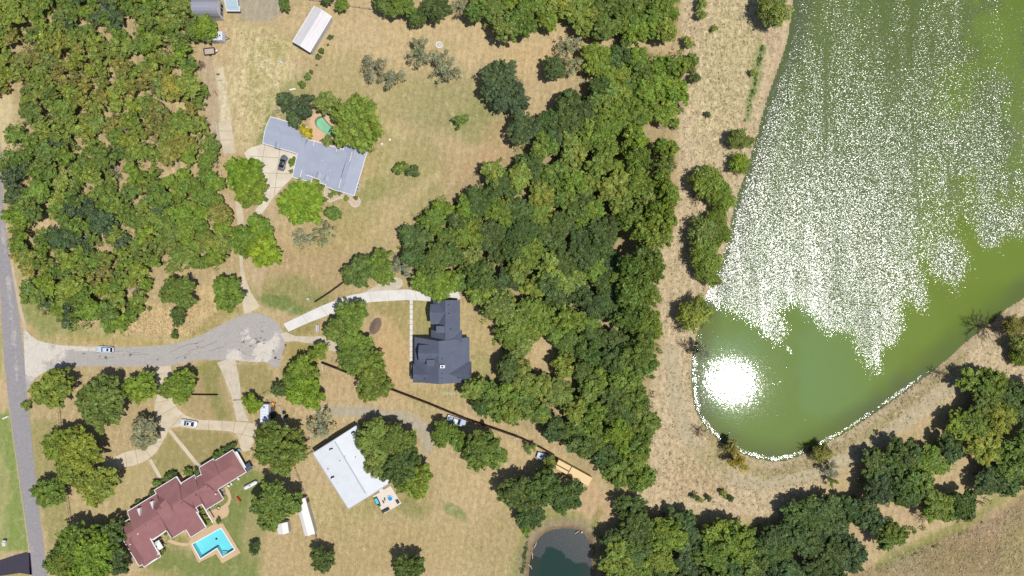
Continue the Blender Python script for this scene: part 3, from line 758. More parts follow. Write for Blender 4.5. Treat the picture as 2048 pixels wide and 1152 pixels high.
class House:
    """blocks with gable or hip roofs given in a turned pixel frame, as seen at eave height"""
    def __init__(s, name, label, cat, ox, oy, ang, roof, wall, trim=None, fascia=True, overhang=0.45, ze=2.9):
        s.ox, s.oy = ox, oy; a = math.radians(ang); s.u = (math.cos(a), math.sin(a)); s.v = (-math.sin(a), math.cos(a))
        s.root = empty(name); tag(s.root, label, cat)
        s.roofm, s.wallm, s.trimm = roof, wall, trim or M_trim
        s.roof, s.wall, s.fas = MB(), MB(), MB(); s.blocks = []; s.fascia = fascia; s.oh = overhang; s.ze = ze; s.wins = []
        s.ang = -a; s.fsegs = []
    def P(s, u, v, z, zs=None):
        return W(s.ox+u*s.u[0]+v*s.v[0], s.oy+u*s.u[1]+v*s.v[1], s.ze if zs is None else zs)*1.0 + Vector((0, 0, z-(s.ze if zs is None else zs)))
    def block(s, u0, u1, v0, v1, ze=None, zr=None, ridge='u', rc=None, hip=(0, 0), wall=True, fas=True, win=True):
        ze = s.ze if ze is None else ze; i = len(s.blocks); ze += 0.006*i
        if ridge == 'v':
            sw = True; a0, a1, b0, b1 = v0, v1, u0, u1
        else: sw = False; a0, a1, b0, b1 = u0, u1, v0, v1
        rc = (b0+b1)/2 if rc is None else rc
        zr = ze+1.6 if zr is None else zr
        P = (lambda a, b, z: s.P(b, a, z)) if sw else (lambda a, b, z: s.P(a, b, z))
        # ridge is seen displaced outward by its extra height: take that back out
        k = (H-zr)/(H-s.ze)
        c = [P(a0,b0,ze), P(a1,b0,ze), P(a1,b1,ze), P(a0,b1,ze)]
        r0 = P(a0+hip[0], rc, zr); r1 = P(a1-hip[1], rc, zr)
        t = 0.22
        lo = [p-Vector((0,0,t)) for p in c]
        s.roof.add(c+[r0,r1]+lo, [(0,1,5,4),(2,3,4,5),(1,2,5),(3,0,4),(0,6,7,1),(1,7,8,2),(2,8,9,3),(3,9,6,0),(9,8,7,6)])
        if fas and s.fascia:
            for j in range(4):
                p, q = c[j], c[(j+1) % 4]
                d = (q-p).normalized(); n = Vector((d.y, -d.x, 0)); 
                if n.dot(p-(c[0]+c[2])/2) < 0: n = -n
                gable = (j == 1 and hip[1] == 0) or (j == 3 and hip[0] == 0)
                if gable:
                    apex = r1 if j == 1 else r0
                    for e in (p, q): s.fsegs.append((e, apex, n, 0.06, 0.16, 0.2, len(s.blocks)))
                else:
                    s.fsegs.append((p-d*0.1, q+d*0.1, n, 0.09, 0.19, 0.17, len(s.blocks)))
        if wall:
            g = s.oh; m = (c[0]+c[2])/2; w = []
            e1 = (c[1]-c[0]).normalized(); e2 = (c[3]-c[0]).normalized()
            w = [c[0]+e1*g+e2*g, c[1]-e1*g+e2*g, c[2]-e1*g-e2*g, c[3]+e1*g-e2*g]
            zt = ze-0.1
            s.wall.add([(p.x,p.y,-0.1) for p in w]+[(p.x,p.y,zt) for p in w], [(0,1,5,4),(1,2,6,5),(2,3,7,6),(3,0,4,7),(4,5,6,7)])
            if win:
                for j in range(4): s.wins.append((w[j], w[(j+1) % 4], m))
        s.blocks.append([Vector((p.x, p.y)) for p in c])
    def finish(s, win_step=4.2, door=True):
        s.roof.build('roof', s.roofm, s.root); s.wall.build('wall', s.wallm, s.root)
        def hit(p, own):
            for bi, b in enumerate(s.blocks):
                if bi == own: continue
                sg = 0; ins = True
                for j in range(4):
                    e = b[(j+1) % 4]-b[j]; w = p-b[j]; cr = e.x*w.y-e.y*w.x
                    if sg == 0: sg = 1 if cr > 0 else -1
                    elif cr*sg < 0: ins = False; break
                if ins: return True
            return False
        for p, q, n, off, w_, h_, own in s.fsegs:
            L = (q-p).length; k = max(1, int(L/0.6)); run = None
            for i in range(k+1):
                ok = i < k and not hit(Vector((p.lerp(q, (i+.5)/k)+n*0.3).xy), own)
                if ok and run is None: run = i
                if not ok and run is not None:
                    z_ = Vector((0, 0, -0.06)); s.fas.bar(p.lerp(q, run/k)+n*off+z_, p.lerp(q, i/k)+n*off+z_, w_, h_); run = None
        if s.fas.v: s.fas.build('fascia', s.trimm, s.root)
        def covered(p):
            for b in s.blocks:
                ins = True; sg = 0
                for j in range(4):
                    e = b[(j+1) % 4]-b[j]; w = p-b[j]; cr = e.x*w.y-e.y*w.x
                    if sg == 0: sg = 1 if cr > 0 else -1
                    elif cr*sg < 0: ins = False; break
                if ins: 
                    # inside a block: only a problem when deeper than the overhang
                    dmin = min(abs(((b[(j+1) % 4]-b[j]).normalized()).cross(p-b[j])) if False else abs((b[(j+1) % 4]-b[j]).normalized().x*(p-b[j]).y-(b[(j+1) % 4]-b[j]).normalized().y*(p-b[j]).x) for j in range(4))
                    if dmin > s.oh+0.02: return True
            return False
        n = 0; me1 = me2 = None
        for a, b, m in s.wins:
            L = (b-a).length; k = int(L//win_step)
            d = (b-a).normalized(); nn = Vector((d.y, -d.x, 0))
            if nn.dot(a-m) < 0: nn = -nn
            for i in range(k):
                p = a+d*(L*(i+0.5)/k)
                if covered(Vector((p.x, p.y))+Vector((nn.x, nn.y))*0.06) or n > 26: continue
                rz = math.atan2(d.y, d.x)
                if me1 is None:
                    f = MB(); f.box(-0.7,0.7,-0.05,0.05,1.0,2.2); o = f.build('window', M_winframe, s.root); me1 = o.data
                    g_ = MB(); g_.box(-0.6,-0.04,-0.065,0.065,1.1,2.1); g_.box(0.04,0.6,-0.065,0.065,1.1,2.1); o2 = g_.build('pane', M_glass, o); me2 = o2.data
                else: o = link('window', me1, s.root); o2 = link('pane', me2, o)
                o.location = (p.x+nn.x*0.03, p.y+nn.y*0.03, 0); o.rotation_euler = (0, 0, rz); n += 1
        if door:
            a, b, m = s.wins[0]; d = (b-a).normalized(); nn = Vector((d.y, -d.x, 0))
            if nn.dot(a-m) < 0: nn = -nn
            p = a+d*1.2; f = MB(); f.box(-0.5,0.5,-0.05,0.05,0,2.1); o = f.build('door', plain('door_paint', A(120,90,70)), s.root)
            h = MB(); h.tube((0.36,-0.09,1.0),(0.36,0.09,1.0),0.04,n=6); h.build('handle', M_steel, o)
            o.location = (p.x+nn.x*0.04, p.y+nn.y*0.04, 0); o.rotation_euler = (0, 0, math.atan2(d.y, d.x))
    def item(s, px, py, z):   # location of a pixel at height z
        return W(px, py, z)
M_steel = plain('steel', (0.45,0.45,0.46), 0.35, 0.5, 0.05, metal=0.8)
M_black = plain('black_rubber', (0.015,0.015,0.016), 0.7, 0.3)
M_darkmetal = plain('dark_metal', (0.04,0.04,0.045), 0.5, 0.4)

def vent(parent, px, py, z, r=0.16, h=0.45, mat=None, name='roof_vent'):
    mb = MB(); p = W(px, py, z); mb.tube(p-Vector((0,0,h)), p+Vector((0,0,0.12)), r, n=8); mb.tube(p+Vector((0,0,0.12)), p+Vector((0,0,0.24)), r*1.7, r*0.5, n=8)
    return mb.build(name, mat or M_darkmetal, parent)

# --- red roofed house
M_redroof = roof_mat('red_shingles', A(150, 104, 104), A(164, 118, 116), 0.10)
M_brick = plain('tan_brick_wall', A(190, 160, 130), 0.9, 0.2)
h = House('red_roofed_house', 'long house with brick red shingle roof and white eaves beside the L shaped pool', 'house', 233.5, 1054, -31.5, M_redroof, M_brick)
h.block(-2, 60, 0, 57, zr=4.9, rc=23, hip=(15, 0))
h.block(35, 102, -15, 58, zr=5.0, rc=22.5)
h.block(-2, 45, 34, 90, zr=4.7, ridge='v', rc=20, hip=(0, 12))
h.block(5, 44, 50, 96, zr=4.6, ridge='v', rc=20, hip=(0, 14), fas=True)
h.block(103, 155, -23, 60, zr=5.4, rc=20.5, hip=(26, 6))
h.block(82, 152, -6, 76, zr=5.25, ridge='v', rc=96, hip=(16, 0))
h.block(116, 152, 60, 94, zr=4.3, ridge='v', rc=122, hip=(10, 0))
h.block(150, 187, -7, 48, zr=5.1, rc=21)
h.block(180, 206, -1, 46, zr=5.0, rc=22)
h.block(203, 236, -15, 41, zr=4.9, rc=17)
h.block(225, 278, -10, 41, zr=4.75, rc=16.5, hip=(0, 14))
h.block(170, 211, 16, 63.5, zr=4.6, ridge='v', rc=181, hip=(6, 10))
h.block(152, 172, 24, 49, zr=4.2, ridge='v', rc=160)
# the little raised turret over the entrance and two gabled dormers in front
h.block(90, 107, 4, 20, ze=4.3, zr=5.6, hip=(5, 5), wall=False)
h.finish()
def dormer(house, px, py, z, w, d, hh, ang, mat, name='dormer'):
    """small gabled dormer, its front facing along ang (px frame)"""
    mb = MB(); wv = [(-w/2,0,-1.2),(w/2,0,-1.2),(w/2,0,0),(0,0,hh),(-w/2,0,0)]
    back = [(x, d, zz) for x, y, zz in wv]
    mb.add(wv+back, [(0,1,2,3,4)], 1)
    mb.add([(-w/2-.1,-.12,-.05),(0,-.12,hh+.06),(0,d,hh+.06),(-w/2-.1,d,-.05),(w/2+.1,-.12,-.05),(w/2+.1,d,-.05)], [(0,1,2,3),(1,4,5,2)], 0)
    mb.add([wv[0],wv[4],back[4],back[0],wv[1],wv[2],back[2],back[1]], [(0,1,2,3),(4,5,6,7)], 0)
    mb.box(-0.3, 0.3, -0.04, 0.0, -0.35, 0.2, 2)
    o = mb.build(name, [mat, M_trim, M_glass], house.root)
    o.location = W(px, py, z); o.rotation_euler = (0, 0, math.radians(-ang)); return o
for px, py in ((276.5, 1017), (302.5, 1003)):
    mb = MB(); mb.add([(-.5,0,0),(.5,0,0),(0,-2.0,.75),(0,0,.55),(-.5,0,-.8),(.5,0,-.8),(0,-2.0,-.4)], [(0,3,2),(3,1,2),(0,4,5,1,3),(0,2,6,4),(1,5,6,2)])
    o = mb.build('gable_vent', M_trim, h.root); o.location = W(px, py, 4.2); o.rotation_euler = (0, 0, math.radians(22))
for px, py, z, r in ((291.5,1048,4.6,.22),(364,1003.5,4.9,.22),(276,1067.5,4.3,.12),(260.5,1088.5,4.2,.13),(392.7,990,4.6,.12),(415.5,972.5,4.5,.15),(431.5,988,3.9,.14)):
    vent(h.root, px, py, z, r, mat=M_trim if (px < 280 or px > 430) else None)
# carport gutter, planter court between the wings
mb = MB(); a, b = W(471.5,903.5,2.6), W(490,936,2.6); mb.bar(a, b, 0.75, 0.12); mb.build('awning', M_trim, h.root)
for a, b in (((388.2,1015.3),(404,1007.5)),((388.2,1015.3),(411.9,1053.7)),((404,1007.5),(426,1045)),((371.6,1058.2),(382.6,1072.9)),((299.4,1074),(317,1105.6)),((306.8,1079.6),(332.8,1061)),((317,1105.6),(312.5,1116.9)),((312.5,1116.9),(296.7,1128.6)),((353.1,953.3),(363.2,968.4))):
    mb = MB(); mb.bar(W(*a,3.0), W(*b,3.0), 0.32, 0.2); mb.build('court_trim', M_trim, h.root)

# --- white gazebo in the court
g = empty('garden_gazebo', W(323, 1086)); tag(g, 'small square white gazebo roof in the courtyard of the red roofed house', 'gazebo')
mb = MB(); R_ = 1.25
mb.add([(-R_,-R_,2.3),(R_,-R_,2.3),(R_,R_,2.3),(-R_,R_,2.3),(0,0,2.9)], [(0,1,4),(1,2,4),(2,3,4),(3,0,4),(3,2,1,0)]); o = mb.build('roof', M_trim, g)
mb = MB(); mb.box(-.25,.25,-.25,.25,2.75,3.0); mb.build('cupola', M_darkmetal, g)
for sx in (-1,1):
    for sy in (-1,1):
        mb = MB(); mb.bar((sx*1.1,sy*1.1,0),(sx*1.1,sy*1.1,2.3),0.12); mb.build('post', M_trim, g)
g.rotation_euler = (0,0,math.radians(31.5))

# --- blue-grey roofed house
M_blueroof = roof_mat('blue_grey_shingles', A(166, 172, 188), A(178, 184, 198), 0.05)
M_stone = plain('pale_brick_wall', A(205, 190, 170), 0.9, 0.2)
h = House('blue_grey_roofed_house', 'sprawling house with pale blue grey roof beside the kidney shaped pool', 'house', 541.3, 233.9, 16.5, M_blueroof, M_stone, ze=2.8)
h.block(0, 84, 0, 54.4, zr=3.9, rc=27)
h.block(76, 99, 22.5, 102, zr=4.1, rc=60)
h.block(97, 146, 21.7, 91.5, zr=4.35, rc=60)
h.block(145, 171, 21.7, 102, zr=4.3, rc=60)
h.block(132, 158, 70, 98, zr=3.7, rc=80)
h.block(158.5, 204.3, 5, 103.4, zr=3.45, ridge='v', rc=181)
h.block(99, 115, 80, 101.7, zr=3.5, rc=88)
h.block(79, 84, 49, 68, zr=3.2)
h.finish()
def skylight(parent, px, py, z, w, l, ang, col, hh=0.18, name='skylight'):
    p = W(px, py, z); M = Matrix.Translation(p) @ Matrix.Rotation(math.radians(-ang), 4, 'Z')
    mb = MB(); mb.box(-w/2, w/2, -l/2, l/2, -0.5, hh, 0, M); o = mb.build(name, M_trim, parent)
    g_ = MB(); g_.box(-w/2+.1, w/2-.1, -l/2+.1, l/2-.1, hh-0.02, hh+0.02, 0, M); g_.build('pane', col, o); return o
M_sky = glass_mat('skylight_glass', A(214,220,224), 0.2); M_pinkvent = plain('faded_vent_box', A(176,170,182))
skylight(h.root, 631.6, 316.4, 3.75, 1.0, 0.95, 16.5, M_sky)
for px, py in ((638.8, 342), (654.2, 347.5)): dormer(h, px, py+3, 3.5, 1.3, 1.6, 0.3, 196.5, M_blueroof)
dormer(h, 556, 286, 3.5, 1.2, 1.5, 0.3, 196.5, M_blueroof)
for px, py in ((645,321),(728,310),(708,341),(659.5,341)): vent(h.root, px, py, 4.0, 0.09, mat=M_trim)
# white rake strips where the roof steps
for a, b in (((629,283.4),(626.7,291.6)),((674,295.5),(673,303)),((704.5,303.4),(699.3,322.5)),((682.8,357.2),(677.6,376.3)),((603.8,340.7),(600.3,354.6)),((612.5,350.4),(625.5,353.7))):
    mb = MB(); mb.bar(W(*a,3.9), W(*b,3.45), 0.17, 0.3); mb.build('rake_trim', M_trim, h.root)

# --- slate roofed house
M_slate = roof_mat('charcoal_shingles', A(96, 102, 118), A(106, 113, 130), 0.08)
M_whitewall = plain('white_board_wall', A(225, 222, 216), 0.8, 0.2)
h = House('slate_roofed_house', 'new house with dark charcoal gabled roof and one white topped chimney beside the white drive', 'house', 866, 600, 0, M_slate, M_whitewall, trim=M_slate, fascia=False, overhang=0.35, ze=3.4)
X0, Y0 = 866, 600
def bx(x0,x1,y0,y1,**k): h.block(x0-X0, x1-X0, y0-Y0, y1-Y0, **{**k, **({'rc': k['rc']-(X0 if k.get('ridge') == 'v' else Y0)} if 'rc' in k else {})})
bx(866, 920, 600, 668, zr=6.6, ridge='v', rc=893)
bx(862, 924, 660, 695, zr=6.5, ridge='v', rc=893)
bx(829, 939, 674, 764, zr=7.6, ridge='v', rc=881, hip=(6, 0))
bx(862, 893, 608, 648, ze=4.7, zr=6.5, rc=624.5, hip=(0, 0))
bx(840.5, 881, 688, 721, ze=6.1, zr=7.9, rc=703.7, hip=(0, 0))
bx(826, 881, 728, 765, ze=3.6, zr=6.3, rc=746.6, hip=(3, 0))
bx(898, 943, 724, 762, ze=3.6, zr=6.3, rc=745.6, hip=(0, 4))
bx(908, 924.5, 664, 690, ze=3.9, zr=5.3, rc=678.8)
bx(821.5, 834, 730, 758, ze=2.9, zr=3.5, ridge='v', rc=833)
h.finish(4.6)
def box_dormer(px, py, z, w, l):
    p = W(px, py, z); mb = MB(); mb.box(p.x-w/2, p.x+w/2, p.y-l/2, p.y+l/2, z-2.0, z-0.12, 1)
    mb.add([(p.x-w/2-.12,p.y-l/2-.12,z-.12),(p.x+w/2+.12,p.y-l/2-.12,z+.1),(p.x+w/2+.12,p.y+l/2+.12,z+.1),(p.x-w/2-.12,p.y+l/2+.12,z-.12),
            (p.x-w/2-.12,p.y-l/2-.12,z-.26),(p.x+w/2+.12,p.y-l/2-.12,z-.06),(p.x+w/2+.12,p.y+l/2+.12,z-.06),(p.x-w/2-.12,p.y+l/2+.12,z-.26)], [(0,1,2,3),(7,6,5,4),(0,4,5,1),(1,5,6,2),(2,6,7,3),(3,7,4,0)], 0)
    mb.build('dormer', [M_slate, M_whitewall], h.root)
box_dormer(880.8, 658.8, 7.2, 2.1, 1.6); box_dormer(860.9, 725.7, 7.5, 1.9, 1.45)
p = W(884.8, 733.3, 8.4); mb = MB(); mb.box(p.x-.62, p.x+.62, p.y-.42, p.y+.42, 6.0, 8.4); ch = mb.build('chimney', M_trim, h.root)
mb = MB(); mb.tube((p.x, p.y, 8.35), (p.x, p.y, 8.6), 0.27, n=10); mb.build('flue', M_darkmetal, ch)
for px, py, z in ((898,610,6.2),(898,627,6.2),(884,717.5,7.4),(884.3,747,7.3),(884.3,756.5,7.3),(849.5,757,5.4),(916.5,756,5.3),(902,658,6.0)): vent(h.root, px, py, z, 0.09, 0.5)

# --- white metal building
def metal_roof(name, col, rib=0.9, ang=0.0, rust=None):
    m, nt, b = new_mat(name); co = geoco(nt)
    mp = nd(nt, 'ShaderNodeMapping'); mp.inputs['Rotation'].default_value = (0, 0, ang); nt.links.new(co, mp.inputs[0])
    wv = nd(nt, 'ShaderNodeTexWave'); wv.inputs['Scale'].default_value = rib; wv.inputs['Distortion'].default_value = 0.0; nt.links.new(mp.outputs[0], wv.inputs['Vector'])
    n1 = noise(nt, 0.5, 4, 0.6, mp.outputs[0])
    st = nd(nt, 'ShaderNodeMapping'); st.inputs['Scale'].default_value = (3, 0.15, 1); nt.links.new(mp.outputs[0], st.inputs[0]); n2 = noise(nt, 1.2, 4, 0.7, st.outputs[0])
    f = math_(nt, 'ADD', maprange(nt, wv.outputs['Color'], 0, 1, 0.95, 1.0), maprange(nt, n1.outputs[0], 0.3, 0.7, -0.05, 0.04))
    c = mixc(nt, maprange(nt, n2.outputs[0], 0.5, 0.72, 0, 0.6 if rust else 0.12), (*col, 1), (*(rust or A(190,190,190)), 1))
    vm = nd(nt, 'ShaderNodeVectorMath', operation='SCALE'); nt.links.new(c, vm.inputs[0]); nt.links.new(f, vm.inputs[3]); nt.links.new(vm.outputs[0], b.inputs['Base Color'])
    b.inputs['Roughness'].default_value = 0.5; b.inputs['Specular IOR Level'].default_value = 0.3
    bp = nd(nt, 'ShaderNodeBump'); bp.inputs['Strength'].default_value = 0.3; bp.inputs['Distance'].default_value = 0.04
    nt.links.new(wv.outputs['Color'], bp.inputs['Height']); nt.links.new(bp.outputs[0], b.inputs['Normal'])
    return m
M_metalwhite = metal_roof('white_metal_sheet', A(224, 227, 231), 1.1, math.radians(32))
h = House('white_metal_building', 'large white metal roofed workshop with a low ridge and bent black flue pipes', 'workshop', 626.3, 906.3, -32.5, M_metalwhite, plain('metal_wall', A(205,205,205)), trim=plain('grey_metal_trim', A(170,176,184)), overhang=0.12, ze=3.9)
h.block(0, 101, 0, 132, zr=4.55, ridge='v', rc=50)
h.finish(6)
mb = MB(); mb.bar(W(669.5,883,4.62), W(731,987,4.62), 0.3, 0.06); mb.build('ridge_cap', plain('ridge_grey', A(178,184,192)), h.root)
for px, py, z, a in ((705,865,4.3,0.4),(661,897.5,4.3,0.2),(664,954.5,4.2,0.3)):
    p = W(px, py, z); mb = MB(); mb.tube(p-Vector((0,0,.3)), p+Vector((0,0,.5)), 0.13, n=8); mb.tube(p+Vector((0,0,.45)), p+Vector((.75*math.cos(a),.75*math.sin(a),.5)), 0.14, n=8); mb.tube(p+Vector((-.05,-.0,.45)), p+Vector((-.2,-.35,.35)), 0.12, n=8); mb.build('flue_pipe', M_black, h.root)
for px, py in ((680,921),(656,938),(690,912),(711,914)): vent(h.root, px, py, 4.4, 0.08)

# --- ribbed white pole barn
M_barn = metal_roof('weathered_white_metal', A(226, 222, 222), 1.4, math.radians(30), A(196,170,160))
h = House('white_pole_barn', 'open ended white pole barn with ribbed rust streaked roof in the north meadow', 'barn', 586, 83.3, -58.8, M_barn, plain('metal_wall', A(205,205,205)), overhang=0.15, ze=3.0)
h.block(0, 82.5, 0, 39.5, zr=3.8, rc=19, win=True)
h.finish(20)

# --- long white storage shed and the smaller one beside it
M_shedroof = plain('cream_metal_roof', A(236,232,226), 0.6, 0.3, 0.03, 1, 0.02, 9)
h = House('long_white_shed', 'long narrow white gabled storage shed by the wire fence under the spreading tree', 'shed', 590, 1001, 74.5, M_shedroof, plain('shed_wall', A(190,188,182)), overhang=0.05, fascia=False, ze=2.6)
h.block(0, 74, -21, 0, zr=3.2, rc=-8)
h.finish(20)
h = House('small_white_shed', 'small white peaked shed half hidden under the spreading tree', 'shed', 553, 1047, -8, M_shedroof, plain('shed_wall', A(190,188,182)), overhang=0.05, fascia=False, ze=2.3)
h.block(0, 22, 0, 22, zr=2.9, ridge='v', rc=12)
h.finish(20)

# --- grey barn with rounded roof at the north edge and the shed next to it
M_greymetal = plain('grey_roofing', A(158,158,170), 0.7, 0.3, 0.05, 1, 0.04, 10)
b_ = empty('arched_barn'); tag(b_, 'grey barn with rounded roof and white arched end wall at the north edge', 'barn')
mb, we = MB(), MB(); x0, x1, yc, hw = 399.0, 449.0, 25.0, 17.0; zb, zt = 2.2, 5.4; n = 10; arc = []
for i in range(n+1):
    t = math.pi*i/n; arc.append((yc-hw*math.cos(t), zb+(zt-zb)*math.sin(t)))
pts = [( (x-1024)*S, (576-y)*S, z) for x in (x0, x1) for y, z in arc]
mb.add(pts, [(i, i+1, n+2+i, n+1+i) for i in range(n)])
mb.build('roof', M_greymetal, b_)
for x, mt in ((x0+0.5, 0), (x1-0.8, 0)):
    poly = [((x-1024)*S, (576-y)*S, z) for y, z in [(yc-hw, 0)]+arc+[(yc+hw, 0)]]
    we.add(poly, [tuple(range(len(poly)))])
for y in (yc-hw, yc+hw):
    we.add([((x0-1024)*S,(576-y)*S,0),((x1-1024)*S,(576-y)*S,0),((x1-1024)*S,(576-y)*S,zb),((x0-1024)*S,(576-y)*S,zb)], [(0,1,2,3)])
we.build('wall', M_whitewall, b_)
for y in (yc-8, yc, yc+8):
    p = ((x1-0.6-1024)*S, (576-y)*S); mb = MB(); mb.box(p[0], p[0]+0.06, p[1]-0.45, p[1]+0.45, 1.0, 2.4); mb.build('window', M_glass, b_)
h = House('pale_blue_shed', 'pale blue roofed shed with grey lean-to at the north edge beside the gravel yard', 'shed', 451.5, -14, 0, plain('pale_blue_metal', A(176,196,206), 0.6), plain('metal_wall', A(205,205,205)), ze=2.6)
h.block(0, 24, 0, 28, zr=3.2)
h.block(1, 27, 27, 34, ze=2.2, zr=2.5, rc=28)
h.finish(20)

# --- long tan trailer
M_tan = plain('tan_paint', A(232, 202, 146), 0.6, 0.3, 0.04, 0.8, 0.02, 10)
b_ = empty('long_tan_trailer', W(1145, 940)); tag(b_, 'very long flat roofed tan trailer parked at the edge of the central wood', 'trailer')
b_.rotation_euler = (0, 0, -math.radians(28.5))
mb = MB(); mb.box(-5.2, 5.2, -1.25, 1.25, 0.7, 2.9, taper=0.03); mb.build('body', M_tan, b_)
mb = MB(); mb.box(-1.2, 5.3, -1.3, 1.3, 2.9, 3.05, taper=0.05); mb.build('roof', M_tan, b_)
mb = MB(); mb.box(-5.3, -1.35, -0.1, 1.28, 2.9, 3.02, taper=0.05); mb.box(-5.3, -1.6, -1.28, -0.35, 2.9, 3.0, taper=0.05); mb.build('front_roof_panel', M_tan, b_)
mb = MB(); mb.box(-5.28, -1.35, -0.34, -0.11, 2.9, 2.93); mb.box(-1.34, -1.21, -1.25, 1.25, 2.9, 2.93); mb.build('roof_gap', M_black, b_)
for x in (1.8, 2.9):
    for sy in (-1, 1):
        mb = MB(); mb.tube((x, sy*1.0, 0.42), (x, sy*1.24, 0.42), 0.42, n=12); mb.build('wheel', M_black, b_)
mb = MB(); mb.bar((-5.2,0,.6),(-6.6,0,.6),.14); mb.build('tongue', M_darkmetal, b_)

# ---------------------------------------------------------------- pools
def pool(name, label, pts, copw, deckpts, deck_mat, wall_mat, wtint, cop_mat, depth=1.5, zdeck=0.07, deck_name='pool_deck', deck_smooth=0):
    if deck_smooth: deckpts = spline(deckpts, deck_smooth)
    n = len(pts); cx = sum(p[0] for p in pts)/n; cy = sum(p[1] for p in pts)/n
    area = sum(pts[i][0]*pts[(i+1) % n][1]-pts[(i+1) % n][0]*pts[i][1] for i in range(n))
    sg = 1 if area > 0 else -1; outer = []
    for i in range(n):
        p0, p1, p2 = pts[i-1], pts[i], pts[(i+1) % n]
        d1 = Vector((p1[0]-p0[0], p1[1]-p0[1])).normalized(); d2 = Vector((p2[0]-p1[0], p2[1]-p1[1])).normalized()
        n1 = Vector((d1.y, -d1.x))*sg; n2 = Vector((d2.y, -d2.x))*sg; b = (n1+n2); b = b/max(0.4, b.dot(n1))
        outer.append((p1[0]+b.x*copw, p1[1]+b.y*copw))
    sheet(deck_name, deckpts, zdeck, deck_mat, holes=[outer], z0=-0.1)
    r = empty(name); tag(r, label, 'swimming pool')
    mb = MB(); thick_poly(mb, outer, -0.2, zdeck+0.05, holes=[pts]); mb.build('coping', cop_mat, r)
    mb = MB(); top = [W(x, y) for x, y in pts]
    mb.add([(p.x,p.y,zdeck) for p in top]+[(p.x,p.y,-depth) for p in top], [(i,(i+1) % n,n+(i+1) % n,n+i) for i in range(n)])
    tr = tessellate_polygon([[Vector((p.x,p.y,0)) for p in top]]); mb.add([(p.x,p.y,-depth) for p in top], [tuple(t) for t in tr])
    mb.build('basin', wall_mat, r)
    mb = MB(); mb.add([(p.x,p.y,-0.12) for p in top], [tuple(t) for t in tr]); mb.build('water', pool_water(name+'_water', wtint), r)
    return r
M_pooltile = plain('pool_plaster', A(214, 240, 242), 0.6, 0.2, 0.05, 0.5, 0.02, 6)
M_kpool = plain('green_pool_plaster', A(196, 214, 190), 0.6, 0.2, 0.12, 0.6, 0.04, 6)
LDECK = [(378,1087),(382.6,1076.3),(398,1066),(412,1057),(427.7,1048),(445.7,1046.5),(481.8,1105.6),(444.6,1126.6),(432.2,1107.8),(397.2,1125.9)]
lp = pool('l_shaped_pool', 'L shaped turquoise swimming pool with white rim beside the red roofed house', LPOOL, 1.9, LDECK, M_peach, M_pooltile, (0.52, 0.93, 0.97), M_trim)
KDECK = [(622,232),(630,226),(645,226),(658,232),(668,240),(682,250),(690,270),(692,290),(680,298),(664,294),(648,288),(632,286),(622,278),(624,260),(620,246)]
kp = pool('kidney_pool', 'small kidney shaped green pool with peach surround behind the blue grey roofed house', KPOOL, 1.0, KDECK, plain('peach_pool_paving', A(220,184,150), 0.85, 0.2, 0.06, 0.8, 0.04, 9), M_kpool, (0.72, 0.95, 0.86), plain('tan_coping', A(190,160,125)))
mb = MB(); p = W(433, 1077.5, -1.4); mb.tube(p, p+Vector((0,0,.12)), 0.28, n=10); mb.build('drain', M_black, lp)
for a, b in (((463,1107),(467,1104)),):
    mb = MB(); 
    for k in range(3): q_ = W(449-k*1.2, 1110.5-k*1.8); mb.box(q_.x-.6, q_.x+.6, q_.y-.3, q_.y+.3, -1.4, -0.25-k*0.3)
    mb.build('steps', M_trim, lp)
sheet('patio', [(412,1031),(414,1024),(430,1018),(445,1012),(455,1004),(457,996),(452,985),(449,974),(453,972),(460,984),(463,996),(460,1008),(456,1012),(459,1022),(455,1032),(444,1038),(431,1040),(433,1046.5),(427,1048),(420,1040)], 0.06, M_peach)
sheet('footpath', [(334,1083),(340,1078),(352,1083),(365,1086),(378,1086),(378,1091),(366,1092),(352,1090)], 0.055, M_peach)
